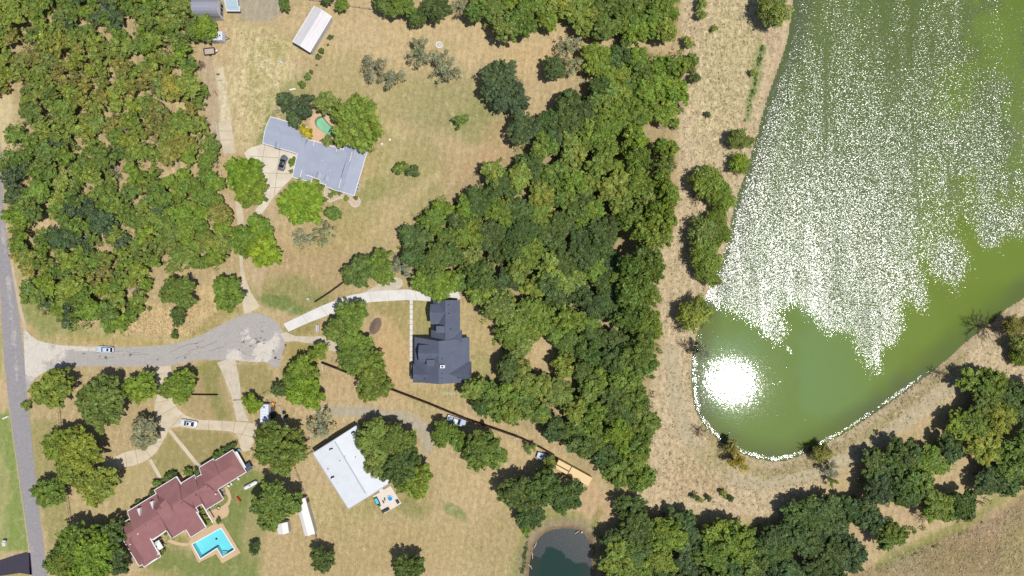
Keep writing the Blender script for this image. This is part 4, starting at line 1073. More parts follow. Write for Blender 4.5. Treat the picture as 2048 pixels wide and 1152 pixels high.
# ---------------------------------------------------------------- vehicles
def rot_at(o, px, py, ang, z=0.0):
    """ang: heading in the picture, degrees clockwise from pointing right"""
    o.location = W(px, py, z); o.rotation_euler = (0, 0, -math.radians(ang))
M_rim = plain('alloy', (0.5,0.5,0.52), 0.3, 0.5, metal=0.7)
M_lamp = glass_mat('lamp_glass', (0.7,0.72,0.75), 0.15); M_tail = glass_mat('tail_lamp_red', (0.35,0.02,0.02), 0.2)
M_cargl = glass_mat('car_glass', (0.012,0.02,0.028), 0.04)
def carpaint(name, col):
    m = plain(name, col, 0.32, 0.5, 0.02, 1, 0.01, 5, coat=0.6); return m
def car(name, label, cat, px, py, ang, paint, L=4.75, Wd=1.84, style='sedan', sunroof=True):
    r = empty(name); tag(r, label, cat); rot_at(r, px, py, ang)
    hl, hw = L/2, Wd/2
    def sec(x, w, zt, zb=0.28, r_=0.10):
        return [(x,-w*.9,zb),(x,-w,zb+.18),(x,-w,zt-.16),(x,-w+.06,zt-.05),(x,-w+.2,zt),(x,w-.2,zt),(x,w-.06,zt-.05),(x,w,zt-.16),(x,w,zb+.18),(x,w*.9,zb)]
    rear = 0.96 if style == 'sedan' else 1.0
    S_ = [sec(hl,hw*.66,.60),sec(hl-.12,hw*.84,.68),sec(hl-.4,hw*.95,.76),sec(hl-1.0,hw,.86),sec(hl-1.45,hw,.93),sec(0,hw*1.0,.97),sec(-hl+1.2,hw,.99),sec(-hl+.45,hw*.95,rear),sec(-hl+.15,hw*.86,rear-.08),sec(-hl,hw*.72,.72)]
    mb = MB(); mb.loft(S_); body = mb.build('body', paint, r, True)
    wb0 = hl-1.35; wt0 = hl-2.05
    if style == 'sedan': rt, rb = -hl+1.55, -hl+.85
    else: rt, rb = -hl+.55, -hl+.22
    mb = MB(); zt = 1.40 if style == 'sedan' else 1.55
    def gs(x, w, z): return (x,-w,z),(x,w,z)
    a = [(wb0,-hw*.80,.93),(wb0,hw*.80,.93),(rb,hw*.80,.97),(rb,-hw*.80,.97)]; b = [(wt0,-hw*.64,zt-.03),(wt0,hw*.64,zt-.03),(rt,hw*.62,zt-.05),(rt,-hw*.62,zt-.05)]
    # side glass bulges to the shoulder line
    m1 = [(0.1,-hw*.90,.95),(0.1,hw*.90,.95)]
    mb.add(a+b, [(4,5,6,7),(0,1,5,4),(1,2,6,5),(2,3,7,6),(3,0,4,7)]); mb.build('cabin_glass', M_cargl, r)
    mb = MB(); xs = [wt0+.02, wt0-.2, (wt0+rt)/2, rt+.2, rt-.02]; ws = [hw*.62, hw*.67, hw*.69, hw*.66, hw*.60]; zs = [zt-.02, zt+.03, zt+.06, zt+.03, zt-.02]
    mb.loft([[(x,-w,z-.06),(x,-w+.08,z),(x,w-.08,z),(x,w,z-.06)] for x, w, z in zip(xs, ws, zs)]); roof = mb.build('roof', paint, r, True)
    for sy in (-1, 1):
        mb = MB(); mb.bar((wb0-.02,sy*hw*.80,.93),(wt0,sy*hw*.65,zt-.03),.07); mb.bar((rb+.02,sy*hw*.80,.97),(rt,sy*hw*.63,zt-.05),.10); mb.bar(((wt0+rt)/2,sy*hw*.84,.95),((wt0+rt)/2,sy*hw*.66,zt-.02),.06); mb.build('pillar', paint, r)
        mb = MB(); mb.box(wb0-.42, wb0-.2, sy*(hw+.02)-.09, sy*(hw+.02)+.09, .95, 1.08, taper=.02); mb.build('wing_mirror', paint, r)
        mb = MB(); mb.box(hl-.34, hl-.08, sy*hw*.66-.15, sy*hw*.66+.15, .58, .71, taper=.03); mb.build('headlight', M_lamp, r)
        mb = MB(); mb.box(-hl+.0, -hl+.22, sy*hw*.68-.14, sy*hw*.68+.14, .70, .90, taper=.03); mb.build('tail_light', M_tail, r)
        for x in (hl-.92, -hl+.98):
            mb = MB(); mb.tube((x, sy*(hw-.24), .33), (x, sy*(hw+.005), .33), .33, n=16); w = mb.build('wheel', M_black, r)
            mb = MB(); mb.tube((x, sy*(hw-.05), .33), (x, sy*(hw+.015), .33), .2, n=12); mb.build('rim', M_rim, w)
    if sunroof:
        xa = wt0-.25 if style == 'sedan' else rt+.95
        mb = MB(); mb.box(xa-.55, xa, -hw*.42, hw*.42, zt+.0, zt+.068); mb.build('sunroof', M_cargl, r)
    return r
P_silver = carpaint('silver_blue_paint', A(212,222,236)); P_white = carpaint('pale_silver_paint', A(232,234,240)); P_dark = carpaint('graphite_paint', A(110,114,122))
car('parked_car', 'pale silver blue estate car with dark rear sunroof on the curving street', 'car', 213.5, 698.5, 182, P_silver, 4.7, 1.85, 'wagon')
car('parked_car', 'silver saloon with black windows on the cream concrete drive of the red roofed house', 'car', 379.5, 845.5, 188, P_white, 4.95, 1.85, 'sedan')
car('parked_car', 'dark graphite saloon parked in the court of the blue grey roofed house', 'car', 567, 326.5, -75, P_dark, 4.5, 1.84, 'sedan')
# pickup under the tree
r = empty('pickup_truck'); tag(r, 'white and pale blue pickup truck with loaded bed by the dark fence', 'pickup truck'); rot_at(r, 914, 841, 17)
mb = MB(); mb.loft([[(x,-w,.5),(x,-w,z-.08),(x,-w+.12,z),(x,w-.12,z),(x,w,z-.08),(x,w,.5)] for x, w, z in ((2.6,.8,.95),(2.35,.95,1.05),(1.2,.98,1.12),(.25,.98,1.16))]); mb.build('hood', carpaint('blue_grey_paint', A(170,184,210)), r)
mb = MB(); mb.box(-1.1,1.15,-.86,.86,1.0,1.72,taper=.16); mb.build('cabin_glass', M_cargl, r)
mb = MB(); mb.box(-.95,.35,-.72,.72,1.7,1.80,taper=.04); mb.build('roof', P_white, r)
mb = MB(); mb.box(-1.15,.3,-.98,.98,.45,1.14); mb.build('cab', P_white, r)
mb = MB()
for y in (-.95, .95): mb.box(-2.75,-1.16,y-.05,y+.05,.5,1.15)
mb.box(-2.78,-2.68,-1,1,.5,1.1); mb.box(-2.7,-1.16,-.9,.9,.5,.62); mb.build('truck_bed', P_white, r)
for x in (1.65,-1.9):
    for sy in (-1,1):
        mb = MB(); mb.tube((x,sy*.72,.4),(x,sy*.99,.4),.4,n=14); w = mb.build('wheel', M_black, r); mb = MB(); mb.tube((x,sy*.95,.4),(x,sy*1.0,.4),.22,n=10); mb.build('rim', M_rim, w)
for i, (x, y, a, c) in enumerate(((-2.3,.3,.4,'a'),(-1.7,-.3,1.1,'b'),(-2.2,-.4,2.0,'a'),(-1.6,.4,.1,'b'))):
    mb = MB(); M = Matrix.Translation((x,y,.62)) @ Matrix.Rotation(a,4,'Z'); mb.box(-.4,.4,-.2,.2,0,.5,0,M,.03)
    o = mb.build('storage_crate', plain('load_'+c, A(90,130,150) if c == 'a' else A(190,200,215)), None); M2 = Matrix.Translation(W(914,841)) @ Matrix.Rotation(-math.radians(17),4,'Z'); o.matrix_world = M2
    tag(o, ('crumpled teal crate' if c == 'a' else 'pale blue crate')+' in the bed of the pickup, '+('near the tailgate, upper side','near the cab, lower side','near the tailgate, lower side','near the cab, upper side')[i], 'crate', 'crates loaded in the pickup bed')
# flat utility trailer
def util_trailer(label, px, py, ang, L, Wd, frame, bed, name='utility_trailer'):
    r = empty(name); tag(r, label, 'trailer'); rot_at(r, px, py, ang)
    mb = MB(); mb.box(-L/2,L/2,-Wd/2,Wd/2,.45,.55); mb.build('deck', bed, r)
    for y in (-Wd/2, Wd/2): mb = MB(); mb.box(-L/2,L/2,y-.07,y+.07,.5,1.0); mb.build('side_panel', frame, r)
    for x in (-L/2, L/2): mb = MB(); mb.box(x-.07,x+.07,-Wd/2,Wd/2,.5,1.0); mb.build('end_panel', frame, r)
    mb = MB(); mb.bar((L/2,-Wd*.35,.5),(L/2+1.0,0,.5),.1); mb.bar((L/2,Wd*.35,.5),(L/2+1.0,0,.5),.1); mb.build('tongue', frame, r)
    for sy in (-1,1): mb = MB(); mb.tube((0,sy*(Wd/2+.05),.33),(0,sy*(Wd/2+.25),.33),.33,n=12); mb.build('wheel', M_black, r)
    return r
t_ = util_trailer('open dark brown utility trailer with pale bed floor on the dirt track', 421, 104.5, -6, 2.9, 1.75, plain('rusty_brown', A(96,70,58)), plain('worn_boards', A(190,178,166)))
mb = MB(); mb.tube((2.05,0,.4),(2.05,0,.85),.3,n=10); mb.build('tongue_box', M_trim, t_)
util_trailer('small trailer heaped with silver sheets among the weeds beside the long tan trailer', 1085, 911.5, 17, 3.1, 1.7, plain('blue_grey_metal', A(140,154,170)), plain('silver_tarp', A(186,200,214), 0.4, 0.5, 0.35, 2.0, 0.2, 9))
# camper under tree at the north
def camper(label, px, py, ang, L, Wd, hh=2.7, name='camper_trailer'):
    r = empty(name); tag(r, label, 'camper'); rot_at(r, px, py, ang)
    mb = MB(); mb.loft([[(x,-w,.5),(x,-w,hh-.15),(x,-w+.15,hh),(x,w-.15,hh),(x,w,hh-.15),(x,w,.5)] for x, w in ((-L/2,Wd/2-.08),(-L/2+.15,Wd/2),(L/2-.15,Wd/2),(L/2,Wd/2-.08))]); mb.build('body', plain('camper_white', A(224,228,240), 0.5), r)
    for i in range(7):
        x = -L/2+.5+i*(L-1)/6; mb = MB(); mb.box(x-.04,x+.04,-Wd/2+.2,Wd/2-.2,hh-.01,hh+.035); mb.build('roof_rib', plain('rib_grey', A(190,196,210)), r)
    mb = MB(); mb.box(L/2-.9,L/2-.5,-.25,.2,hh-.02,hh+.12,taper=.04); mb.build('roof_hatch', M_black, r)
    for sy in (-1,1):
        for x in (-.5,.4): mb = MB(); mb.tube((x,sy*(Wd/2-.2),.35),(x,sy*(Wd/2+.02),.35),.35,n=12); mb.build('wheel', M_black, r)
        mb = MB(); mb.box(-1.2,.6,sy*(Wd/2+.01)-.02,sy*(Wd/2+.01)+.02,1.3,1.9); mb.build('window', M_glass, r)
    mb = MB(); mb.bar((L/2,-.5,.55),(L/2+1.1,0,.5),.1); mb.bar((L/2,.5,.55),(L/2+1.1,0,.5),.1); mb.build('tongue', M_darkmetal, r)
    return r
camper('white ribbed roof camper trailer parked north of the big round dark oak', 535, 825, -90, 5.4, 2.35)
camper('white camper with black side hatch mostly under a bright tree below the arched barn', 434, 78, 0, 5.2, 2.5)
r = util_trailer('narrow black steel flatbed trailer parked beside the white camper and orange tractor', 547.5, 829, -90, 4.0, .8, M_darkmetal, M_darkmetal)
# orange tractor
r = empty('garden_tractor'); tag(r, 'bright orange garden tractor at the top corner of the white camper', 'tractor'); rot_at(r, 547, 809, -80)
M_or = plain('orange_paint', A(236,160,70), 0.5)
mb = MB(); mb.box(-.1,.75,-.35,.35,.45,.85,taper=.06); mb.build('hood', M_or, r)
mb = MB(); mb.box(-.6,.0,-.45,.45,.55,.8,taper=.05); mb.build('fender', M_or, r); mb = MB(); mb.box(-.45,-.1,-.22,.22,.8,1.0,taper=.03); mb.build('seat', M_black, r)
for x, rr in ((.55,.22),(-.4,.36)):
    for sy in (-1,1): mb = MB(); mb.tube((x,sy*.4,rr),(x,sy*.58,rr),rr,n=12); mb.build('wheel', M_black, r)
# black barrels beside the fence
for i, (px, py, lab) in enumerate(((569.5,824.5,'open black drum beside the wire fence, the upper of two'),(574.5,832,'open black drum beside the wire fence, the lower of two'))):
    mb = MB(); p = W(px, py); mb.tube(p, p+Vector((0,0,.85)), .42, .42, n=14, cap=False); mb.tube(p+Vector((0,0,.3)), p+Vector((0,0,.32)), .4, n=14); mb.tube(p+Vector((0,0,.78)), p+Vector((0,0,.86)), .46, .46, n=14, cap=False)
    tag(mb.build('drum', M_black), lab, 'drum', 'black drums beside the fence')

# ---------------------------------------------------------------- small things
def thing(name, label, cat, mb, mat, px, py, ang=0.0, group=None):
    o = mb.build(name, mat); rot_at(o, px, py, ang); tag(o, label, cat, group); return o
# propane tank
r = empty('propane_tank'); tag(r, 'long white capsule shaped propane tank on the lawn east of the red roofed house', 'tank'); rot_at(r, 503.5, 968.5, -27.5)
mb = MB(); secs = []
for x, q_ in ((-2.1,.05),(-2.02,.3),(-1.8,.5),(-1.5,.58),(1.5,.58),(1.8,.5),(2.02,.3),(2.1,.05)): secs.append([(x, q_*math.cos(2*math.pi*i/14), .85+q_*math.sin(2*math.pi*i/14)) for i in range(14)])
mb.loft(secs); mb.build('tank', M_trim, r, True)
mb = MB(); mb.tube((0,0,1.4),(0,0,1.62),.2,n=10); mb.build('valve_cap', plain('grey_cap', A(150,150,150)), r)
for x in (-1.1, 1.1): mb = MB(); mb.box(x-.12,x+.12,-.4,.4,0,.42); mb.build('saddle', M_conc, r)
# red slide / bench
r = empty('garden_bench'); tag(r, 'bright red slatted garden bench on the lawn below the propane tank', 'bench'); rot_at(r, 478.5, 998, 52)
M_red = plain('red_paint', A(222,70,44), 0.5)
mb = MB(); mb.box(-.85,.85,-.28,-.04,.42,.48); mb.build('seat', M_red, r); mb = MB(); mb.box(-.85,.85,.02,.26,.44,.5); mb.build('seat', M_red, r)
mb = MB(); mb.box(-.85,.85,.3,.36,.5,.95); mb.build('backrest', M_red, r)
for x in (-.7,.7):
    for y in (-.22,.28): mb = MB(); mb.bar((x,y,0),(x,y,.42),.07); mb.build('leg', M_red, r)
# air conditioners
def ac(px, py, ang, lab, grp):
    r = empty('air_conditioner'); tag(r, lab, 'air conditioner', grp); rot_at(r, px, py, ang)
    mb = MB(); mb.box(-.5,.5,-.5,.5,-.02,.12); mb.build('pad', M_conc, r)
    mb = MB(); mb.box(-.42,.42,-.42,.42,.12,.95); mb.build('casing', plain('ac_grey', A(196,196,192)), r)
    mb = MB(); mb.tube((0,0,.93),(0,0,.99),.3,n=14); mb.build('fan_grille', M_darkmetal, r); mb = MB(); mb.tube((0,0,.98),(0,0,1.0),.1,n=8); mb.build('fan_hub', plain('ac_grey', A(196,196,192)), r)
ac(444, 978.5, 30, 'upper of two square fan units in the notch of the red roof', 'air conditioners by the red roofed house')
ac(448, 986.5, 30, 'lower of two square fan units in the notch of the red roof', 'air conditioners by the red roofed house')
ac(717.8, 371, 16, 'upper of two fan units at the east corner of the blue grey roof', 'air conditioners by the blue grey roofed house')
ac(716.8, 379, 16, 'lower of two fan units at the east corner of the blue grey roof', 'air conditioners by the blue grey roofed house')
ac(1035, 873, 15, 'lone white and black fan unit below the dark fence on bare ground', None)
# patio chairs behind the red house
def chair(px, py, ang, lab, grp, mat=None, name='patio_chair'):
    r = empty(name); tag(r, lab, 'chair', grp); rot_at(r, px, py, ang); mat = mat or M_trim
    mb = MB(); mb.box(-.32,.32,-.32,.32,.38,.46); mb.build('seat', mat, r); mb = MB(); mb.box(-.32,.32,.26,.34,.44,.95); mb.build('backrest', mat, r)
    for x in (-.28,.28):
        for y in (-.28,.28): mb = MB(); mb.bar((x,y,0),(x,y,.4),.06); mb.build('leg', mat, r)
for i, (px, py, w) in enumerate(((458.5,970.5,'lowest'),(464.5,967,'second lowest'),(478.5,957,'topmost'))):
    chair(px, py, 20+i*35, 'white patio chair under the eave of the red roof, %s of three' % w, 'white patio chairs behind the red roofed house')
for i, (px, py, w) in enumerate(((421,1017,'left'),(426,1012.5,'middle'),(432,1009,'right'))):
    r = empty('planter', W(px, py)); tag(r, 'white round planter on the patio edge below the red roof, the %s one of three' % w, 'planter', 'white planters on the patio')
    mb = MB(); mb.tube((0,0,0),(0,0,.5),.25,.38,n=12); mb.build('pot', M_trim, r); mb = MB(); mb.tube((0,0,.46),(0,0,.52),.33,n=12); mb.build('soil', plain('potting_soil', A(80,62,48)), r)
r = empty('fire_bowl', W(438, 1015)); tag(r, 'round tan fire bowl ring on the curved patio by the red roofed house', 'fire bowl')
mb = MB(); mb.tube((0,0,0),(0,0,.4),.5,.55,n=14,cap=False); mb.tube((0,0,.0),(0,0,.4),.36,.36,n=14,cap=False); mb.build('rim', plain('tan_stone', A(150,120,84)), r); mb = MB(); mb.tube((0,0,.1),(0,0,.3),.34,n=14); mb.build('ash', plain('ash', A(210,200,180)), r)
# navy canopy, blue barrel at the garage end
r = empty('canopy', W(501, 931)); tag(r, 'dark navy fabric canopy at the garage corner of the red roofed house', 'canopy'); r.rotation_euler = (0,0,math.radians(31.5))
mb = MB(); mb.add([(-1.1,-1,2.0),(1.1,-1,2.0),(1.1,1,2.0),(-1.1,1,2.0),(-1.1,0,2.4),(1.1,0,2.4)], [(0,1,5,4),(2,3,4,5),(1,2,5),(3,0,4)]); mb.build('cover', plain('navy_fabric', A(84,92,116)), r)
for x in (-1,1):
    for y in (-.9,.9): mb = MB(); mb.bar((x,y,0),(x,y,2.0),.06); mb.build('post', M_darkmetal, r)
mb = MB(); mb.tube((0,0,0),(0,0,.9),.4,.4,n=12); mb.tube((0,0,.9),(0,0,.95),.34,.3,n=12); thing('barrel', 'light blue barrel by the garage end of the red roofed house', 'barrel', mb, plain('light_blue_plastic', A(130,180,206)), 479.5, 899)
# patio pad of the white metal building
sheet('patio', [(746,992.5),(781,971.5),(803,1006.5),(768,1027.5)], 0.10, plain('pale_patio', A(228,216,202), 0.85, 0.2, 0.05, 0.8, 0.03, 9))
sheet('doorstep', [(757,979.5),(764,975),(768,981),(761,985.5)], 0.14, M_white)
r = empty('hot_tub'); tag(r, 'long rectangular turquoise plunge tub with black ends on the pale patio', 'hot tub'); rot_at(r, 754.3, 1001, 62)
mb = MB(); mb.box(-1.05,1.05,-.5,.5,.1,.62); mb.box(-.9,.9,-.36,.36,.60,.64); o = mb.build('shell', M_black, r)
mb = MB(); mb.box(-.82,.82,-.36,.36,.62,.66); mb.build('water', plain('turquoise_water', A(90,214,220), 0.2, 0.5), r)
mb = MB(); mb.box(1.12,1.75,-.35,.35,.1,.7,taper=.04); mb.build('pump_box', plain('brown_grey', A(96,88,86)), r)
r = empty('paddling_pool', W(780.6, 996)); tag(r, 'round bright blue paddling pool on the pale patio', 'paddling pool')
mb = MB(); mb.tube((0,0,.1),(0,0,.45),.85,.85,n=24,cap=False); mb.tube((0,0,.1),(0,0,.45),.68,.68,n=24,cap=False)
ring = [(.85*math.cos(2*math.pi*i/24), .85*math.sin(2*math.pi*i/24), .45) for i in range(24)]+[(.68*math.cos(2*math.pi*i/24), .68*math.sin(2*math.pi*i/24), .45) for i in range(24)]
mb.add(ring, [(i,(i+1) % 24,24+(i+1) % 24,24+i) for i in range(24)]); mb.build('rim', M_trim, r)
mb = MB(); mb.tube((0,0,.1),(0,0,.38),.67,n=24); mb.build('water', plain('bright_blue_water', A(52,160,222), 0.2, 0.5), r)
def lounger(px, py, ang, L, lab):
    r = empty('outdoor_sofa'); tag(r, lab, 'sofa', 'dark seats on the pale patio'); rot_at(r, px, py, ang); m = plain('dark_cushion', A(70,64,68))
    mb = MB(); mb.box(-L/2,L/2,-.38,.38,.12,.5,taper=.03); mb.build('seat', m, r); mb = MB(); mb.box(-L/2,L/2,.26,.4,.45,.9,taper=.02); mb.build('backrest', m, r)
    for x in (-L/2+.06, L/2-.06): mb = MB(); mb.box(x-.07,x+.07,-.36,.3,.4,.68); mb.build('armrest', m, r)
lounger(770, 1021, -30, 1.5, 'long dark outdoor sofa at the lower corner of the pale patio')
lounger(776.3, 1017.6, -30, .8, 'dark square armchair right beside the long sofa on the pale patio')
lounger(795.5, 1002.5, 60, 1.0, 'dark lounge seat at the right hand corner of the pale patio')
for px, py, a, w in ((770.2,997.6,80,'upper'),(767.4,1002.8,62,'lower')):
    mb = MB(); mb.box(-.38,.38,-.09,.09,.12,.55); mb.box(-.38,.38,-.16,.16,.5,.56); thing('patio_stool', 'narrow dark stool in the middle of the pale patio, the %s one' % w, 'stool', mb, plain('dark_cushion', A(70,64,68)), px, py, a, 'narrow stools on the pale patio')
# round white fire ring in the meadow, lids, boxes
r = empty('birdbath', W(878.5, 90)); tag(r, 'round white stone ring with centrepiece in the dry meadow', 'fire ring')
mb = MB(); ring = []
for rr, z in ((1.05,0),(1.0,.3),(.75,.3),(.72,.05)): ring += [(rr*math.cos(2*math.pi*i/20), rr*math.sin(2*math.pi*i/20), z) for i in range(20)]
mb.add(ring, [(k*20+i, k*20+(i+1) % 20, (k+1)*20+(i+1) % 20, (k+1)*20+i) for k in range(3) for i in range(20)]); mb.build('ring', plain('white_stone', A(232,228,220)), r)
mb = MB(); mb.tube((0,0,0),(0,0,.08),.72,n=20); mb.build('base', plain('ring_floor', A(196,190,176)), r); mb = MB(); mb.tube((0,0,0),(0,0,.5),.32,.12,n=10); mb.build('centrepiece', M_trim, r)
r.name = 'stone_ring'
for px, py, w in ((764,288,'lower left'),(780,279.5,'upper right')):
    mb = MB(); mb.tube((0,0,-.02),(0,0,.12),.32,n=14); mb.tube((0,0,.12),(0,0,.17),.12,n=10); thing('septic_lid', 'small round white lid in the grass east of the kidney pool, the %s one' % w, 'lid', mb, M_trim, px, py, 0, 'white lids in the lawn')
mb = MB(); ringp = []
for i in range(14): pass
mb.tube((0,0,0),(0,0,.3),.42,.42,n=14,cap=False); mb.tube((0,0,0),(0,0,.22),.28,n=14); thing('well_cap', 'small round dark centred cap in the lawn right of the slate roofed house', 'well cap', mb, plain('worn_concrete', A(170,158,140)), 946.5, 714)
mb = MB(); mb.box(-.45,.45,-.35,.35,0,.75,taper=.05); thing('utility_box', 'pale green utility box in the grass above the white driveway', 'utility box', mb, plain('box_green', A(176,200,180)), 617, 598, 20)
mb = MB(); mb.box(-.5,.5,-.4,.4,0,.35,taper=.08); mb.bar((-.4,0,.1),(.6,.6,.5),.08); mb.bar((.5,-.3,.3),(.1,.9,.1),.08); thing('broken_chair', 'overturned white chair lying in the meadow south west of the pole barn', 'chair', mb, plain('faded_plastic', A(200,206,200)), 563, 125, 30)
mb = MB(); mb.box(-.85,.85,-.22,.22,.4,.46); mb.box(-.8,-.7,-.2,.2,0,.4); mb.box(.7,.8,-.2,.2,0,.4); thing('bench', 'short white bench north of the dark bluish tree by the blue grey roof', 'bench', mb, M_trim, 586, 179.5, -10)
mb = MB()
for i in range(7): mb.box(-1.75+i*.5,-1.45+i*.5,-.22+.1*(i % 2),.2+.1*(i % 2),0,.05)
mb.box(-1.9,1.8,-.35,-.28,0,.04); mb.box(-1.9,1.8,.34,.4,0,.04)
thing('wire_cover', 'low pale green frame lying on the grass below the slate roofed house', 'cover', mb, plain('mint_plastic', A(176,200,160)), 899, 787, 2)['kind'] = 'stuff'
# mailbox by the street
r = empty('mailbox'); tag(r, 'brick mailbox pillar with pale pink top beside the drive mouth of the red roofed house', 'mailbox'); rot_at(r, 300, 741.5, 0)
mb = MB(); mb.box(-.42,.42,-.36,.36,0,1.3); mb.build('pillar', M_brick, r); mb = MB(); mb.box(-.5,.5,-.44,.44,1.3,1.42); mb.build('cap', plain('pink_stone', A(226,206,206)), r); mb = MB(); mb.box(-.12,.12,.3,.5,.9,1.12); mb.build('box', M_black, r)
r = empty('mailbox'); tag(r, 'red mailbox on a post at the edge of the turning circle', 'mailbox'); rot_at(r, 553.5, 716, 0)
mb = MB(); mb.bar((0,0,0),(0,0,1.05),.1); mb.build('post', plain('post_wood', A(120,96,70)), r)
mb = MB(); mb.loft([[(x,-.14,1.05),(x,-.14,1.22),(x,-.08,1.3),(x,.08,1.3),(x,.14,1.22),(x,.14,1.05)] for x in (-.3,.3)]); mb.build('box', plain('mail_red', A(190,50,56)), r)
mb = MB(); mb.tube((0,0,0),(0,0,.4),.2,n=8); thing('utility_stub', 'small dark stub in the grass beside the turning circle', 'post', mb, M_black, 571.8, 690)
mb = MB(); mb.box(-.55,.1,-1.1,1.0,0,.55,taper=.08); mb.box(.2,.5,-.9,.9,0,.8,taper=.03); thing('stone_pile', 'heap of pale stone blocks between the white driveway and the gravel path', 'stone pile', mb, plain('pale_block', A(200,196,196)), 636, 656, 0)
# things in the far west lawn
mb = MB(); mb.box(-.9,.9,-.25,.25,.1,.6,taper=.1); thing('lawn_tank', 'slim white tank on the green lawn across the road near the top', 'tank', mb, M_trim, 13, 834.5, -25)
mb = MB(); mb.box(-.5,.5,-.9,.9,.05,.7,taper=.08); mb.box(-.55,.55,-.15,.35,.7,.95,taper=.1); thing('utility_cabinet', 'white cabinet with a dark lid on the green lawn by the dark driveway', 'cabinet', mb, plain('cabinet_white', A(214,218,206)), 11, 1085, 0)
mb = MB(); mb.box(-.45,.45,-.3,.3,.05,.5); thing('utility_cabinet', 'small black and white box just above the white cabinet on the lawn', 'cabinet', mb, M_darkmetal, 11.5, 1079, 0)
# tub and small things near the long shed
mb = MB(); mb.tube((0,0,0),(0,0,.35),.24,.3,n=10); thing('bucket', 'white bucket beside the wire fence at the lower end of the long shed', 'bucket', mb, M_trim, 628.5, 1066)
mb = MB(); mb.tube((0,0,0),(0,0,.35),.22,.26,n=10); thing('bucket', 'black bucket beside the wire fence above the white one', 'bucket', mb, M_black, 627, 1055.5)
# junk by the dirt track
for px, py, a, l, w, c, lab in ((436.5,148.8,0,1.0,.45,A(110,100,90),'dark wooden pallet lying on the rubble track'),(441,161,0,1.3,.35,A(176,170,166),'pale grey plank crate lying on the rubble track'),(432.5,187,62,1.7,.12,A(90,80,70),'thin dark pipe lying on the rubble track')):
    mb = MB()
    if w < .2: mb.tube((-l/2,0,.08),(l/2,0,.08),.07,n=6)
    else:
        for k in range(5): mb.box(-l/2+k*l/5, -l/2+k*l/5+l/7, -w/2, w/2, .1, .16)
        mb.box(-l/2,l/2,-w/2,-w/2+.08,0,.1); mb.box(-l/2,l/2,w/2-.08,w/2,0,.1)
    thing('pallet' if w > .2 else 'pipe', lab, 'pallet' if w > .2 else 'pipe', mb, plain('junk_%d' % int(px), c), px, py, a)
# driftwood at the pond, rock
M_drift = plain('bleached_wood', A(206,190,166))
for i, (x0,y0,x1,y1,lab) in enumerate(((1107.5,1047,1111,1052.5,'short pale log on the mud above the pond'),(1150,1067,1159.5,1060,'pale branch at the top right rim of the pond'),(1068,1096,1072.5,1083,'curved pale branch at the upper left rim of the pond'),(1063,1103,1065,1118,'thin pale log along the left rim of the pond'),(1056,1128,1064,1138,'pale log lying across the lower left rim of the pond'))):
    a, b = W(x0,y0,-.3), W(x1,y1,-.5); m_ = (a+b)/2+Vector((.15,.1,.12)); mb = MB(); mb.tube(a, m_, .11, .13, n=6); mb.tube(m_, b, .13, .07, n=6); mb.tube(m_, m_+Vector((.4,.3,.1)), .05, .02, n=5)
    tag(mb.build('driftwood', M_drift), lab, 'log', 'driftwood round the pond')
bm = bmesh.new(); bmesh.ops.create_icosphere(bm, subdivisions=2, radius=.3)
for v in bm.verts: v.co *= 1+.25*math.sin(v.co.x*9+v.co.y*7)
me = bpy.data.meshes.new('boulder'); bm.to_mesh(me); bm.free(); me.materials.append(plain('white_rock', A(226,222,206))); o = link('boulder', me, None, W(1163.5, 1064.5, -.1)); tag(o, 'round white rock at the top right corner of the pond', 'rock')
# dark mulch heap by the driveway trees
bm = bmesh.new(); bmesh.ops.create_grid(bm, x_segments=16, y_segments=16, size=1)
for v in bm.verts:
    rr = v.co.length; v.co.z = max(0, .75*(1-rr)+.06*math.sin(v.co.x*19)*math.cos(v.co.y*15))-.03; v.co.x *= 1.5; v.co.y *= 2.6
me = bpy.data.meshes.new('mulch_heap'); bm.to_mesh(me); bm.free(); me.materials.append(plain('brown_mulch', A(128,110,98), 0.95, 0.05, 0.25, 3, 0.15, 12)); o = link('mulch_heap', me, None, W(751, 652), -.45); tag(o, 'dark brown mulch heap beside the driveway trees', 'mulch heap')
# garden border of the blue-grey house
BORD = spline([(651,372),(655,366),(664,372),(680,381),(700,388),(714,393),(720,400),(719,409),(711,414),(703,410),(696,401),(686,397),(676,398),(666,402),(657,403),(651,396),(649,384)], 4)
sheet('garden_bed', BORD, 0.05, plain('pink_gravel', A(206,184,164), 0.95, 0.1, 0.15, 2.5, 0.1, 12))
mb = MB(); n_ = len(BORD)
for i in range(n_):
    mb.bar(W(*BORD[i],.14), W(*BORD[(i+1) % n_],.14), .28, .26)
tag(mb.build('garden_kerb', plain('cream_stone', A(222,208,184))), 'wavy cream stone kerb round the flower bed of the blue grey roofed house', 'kerb')

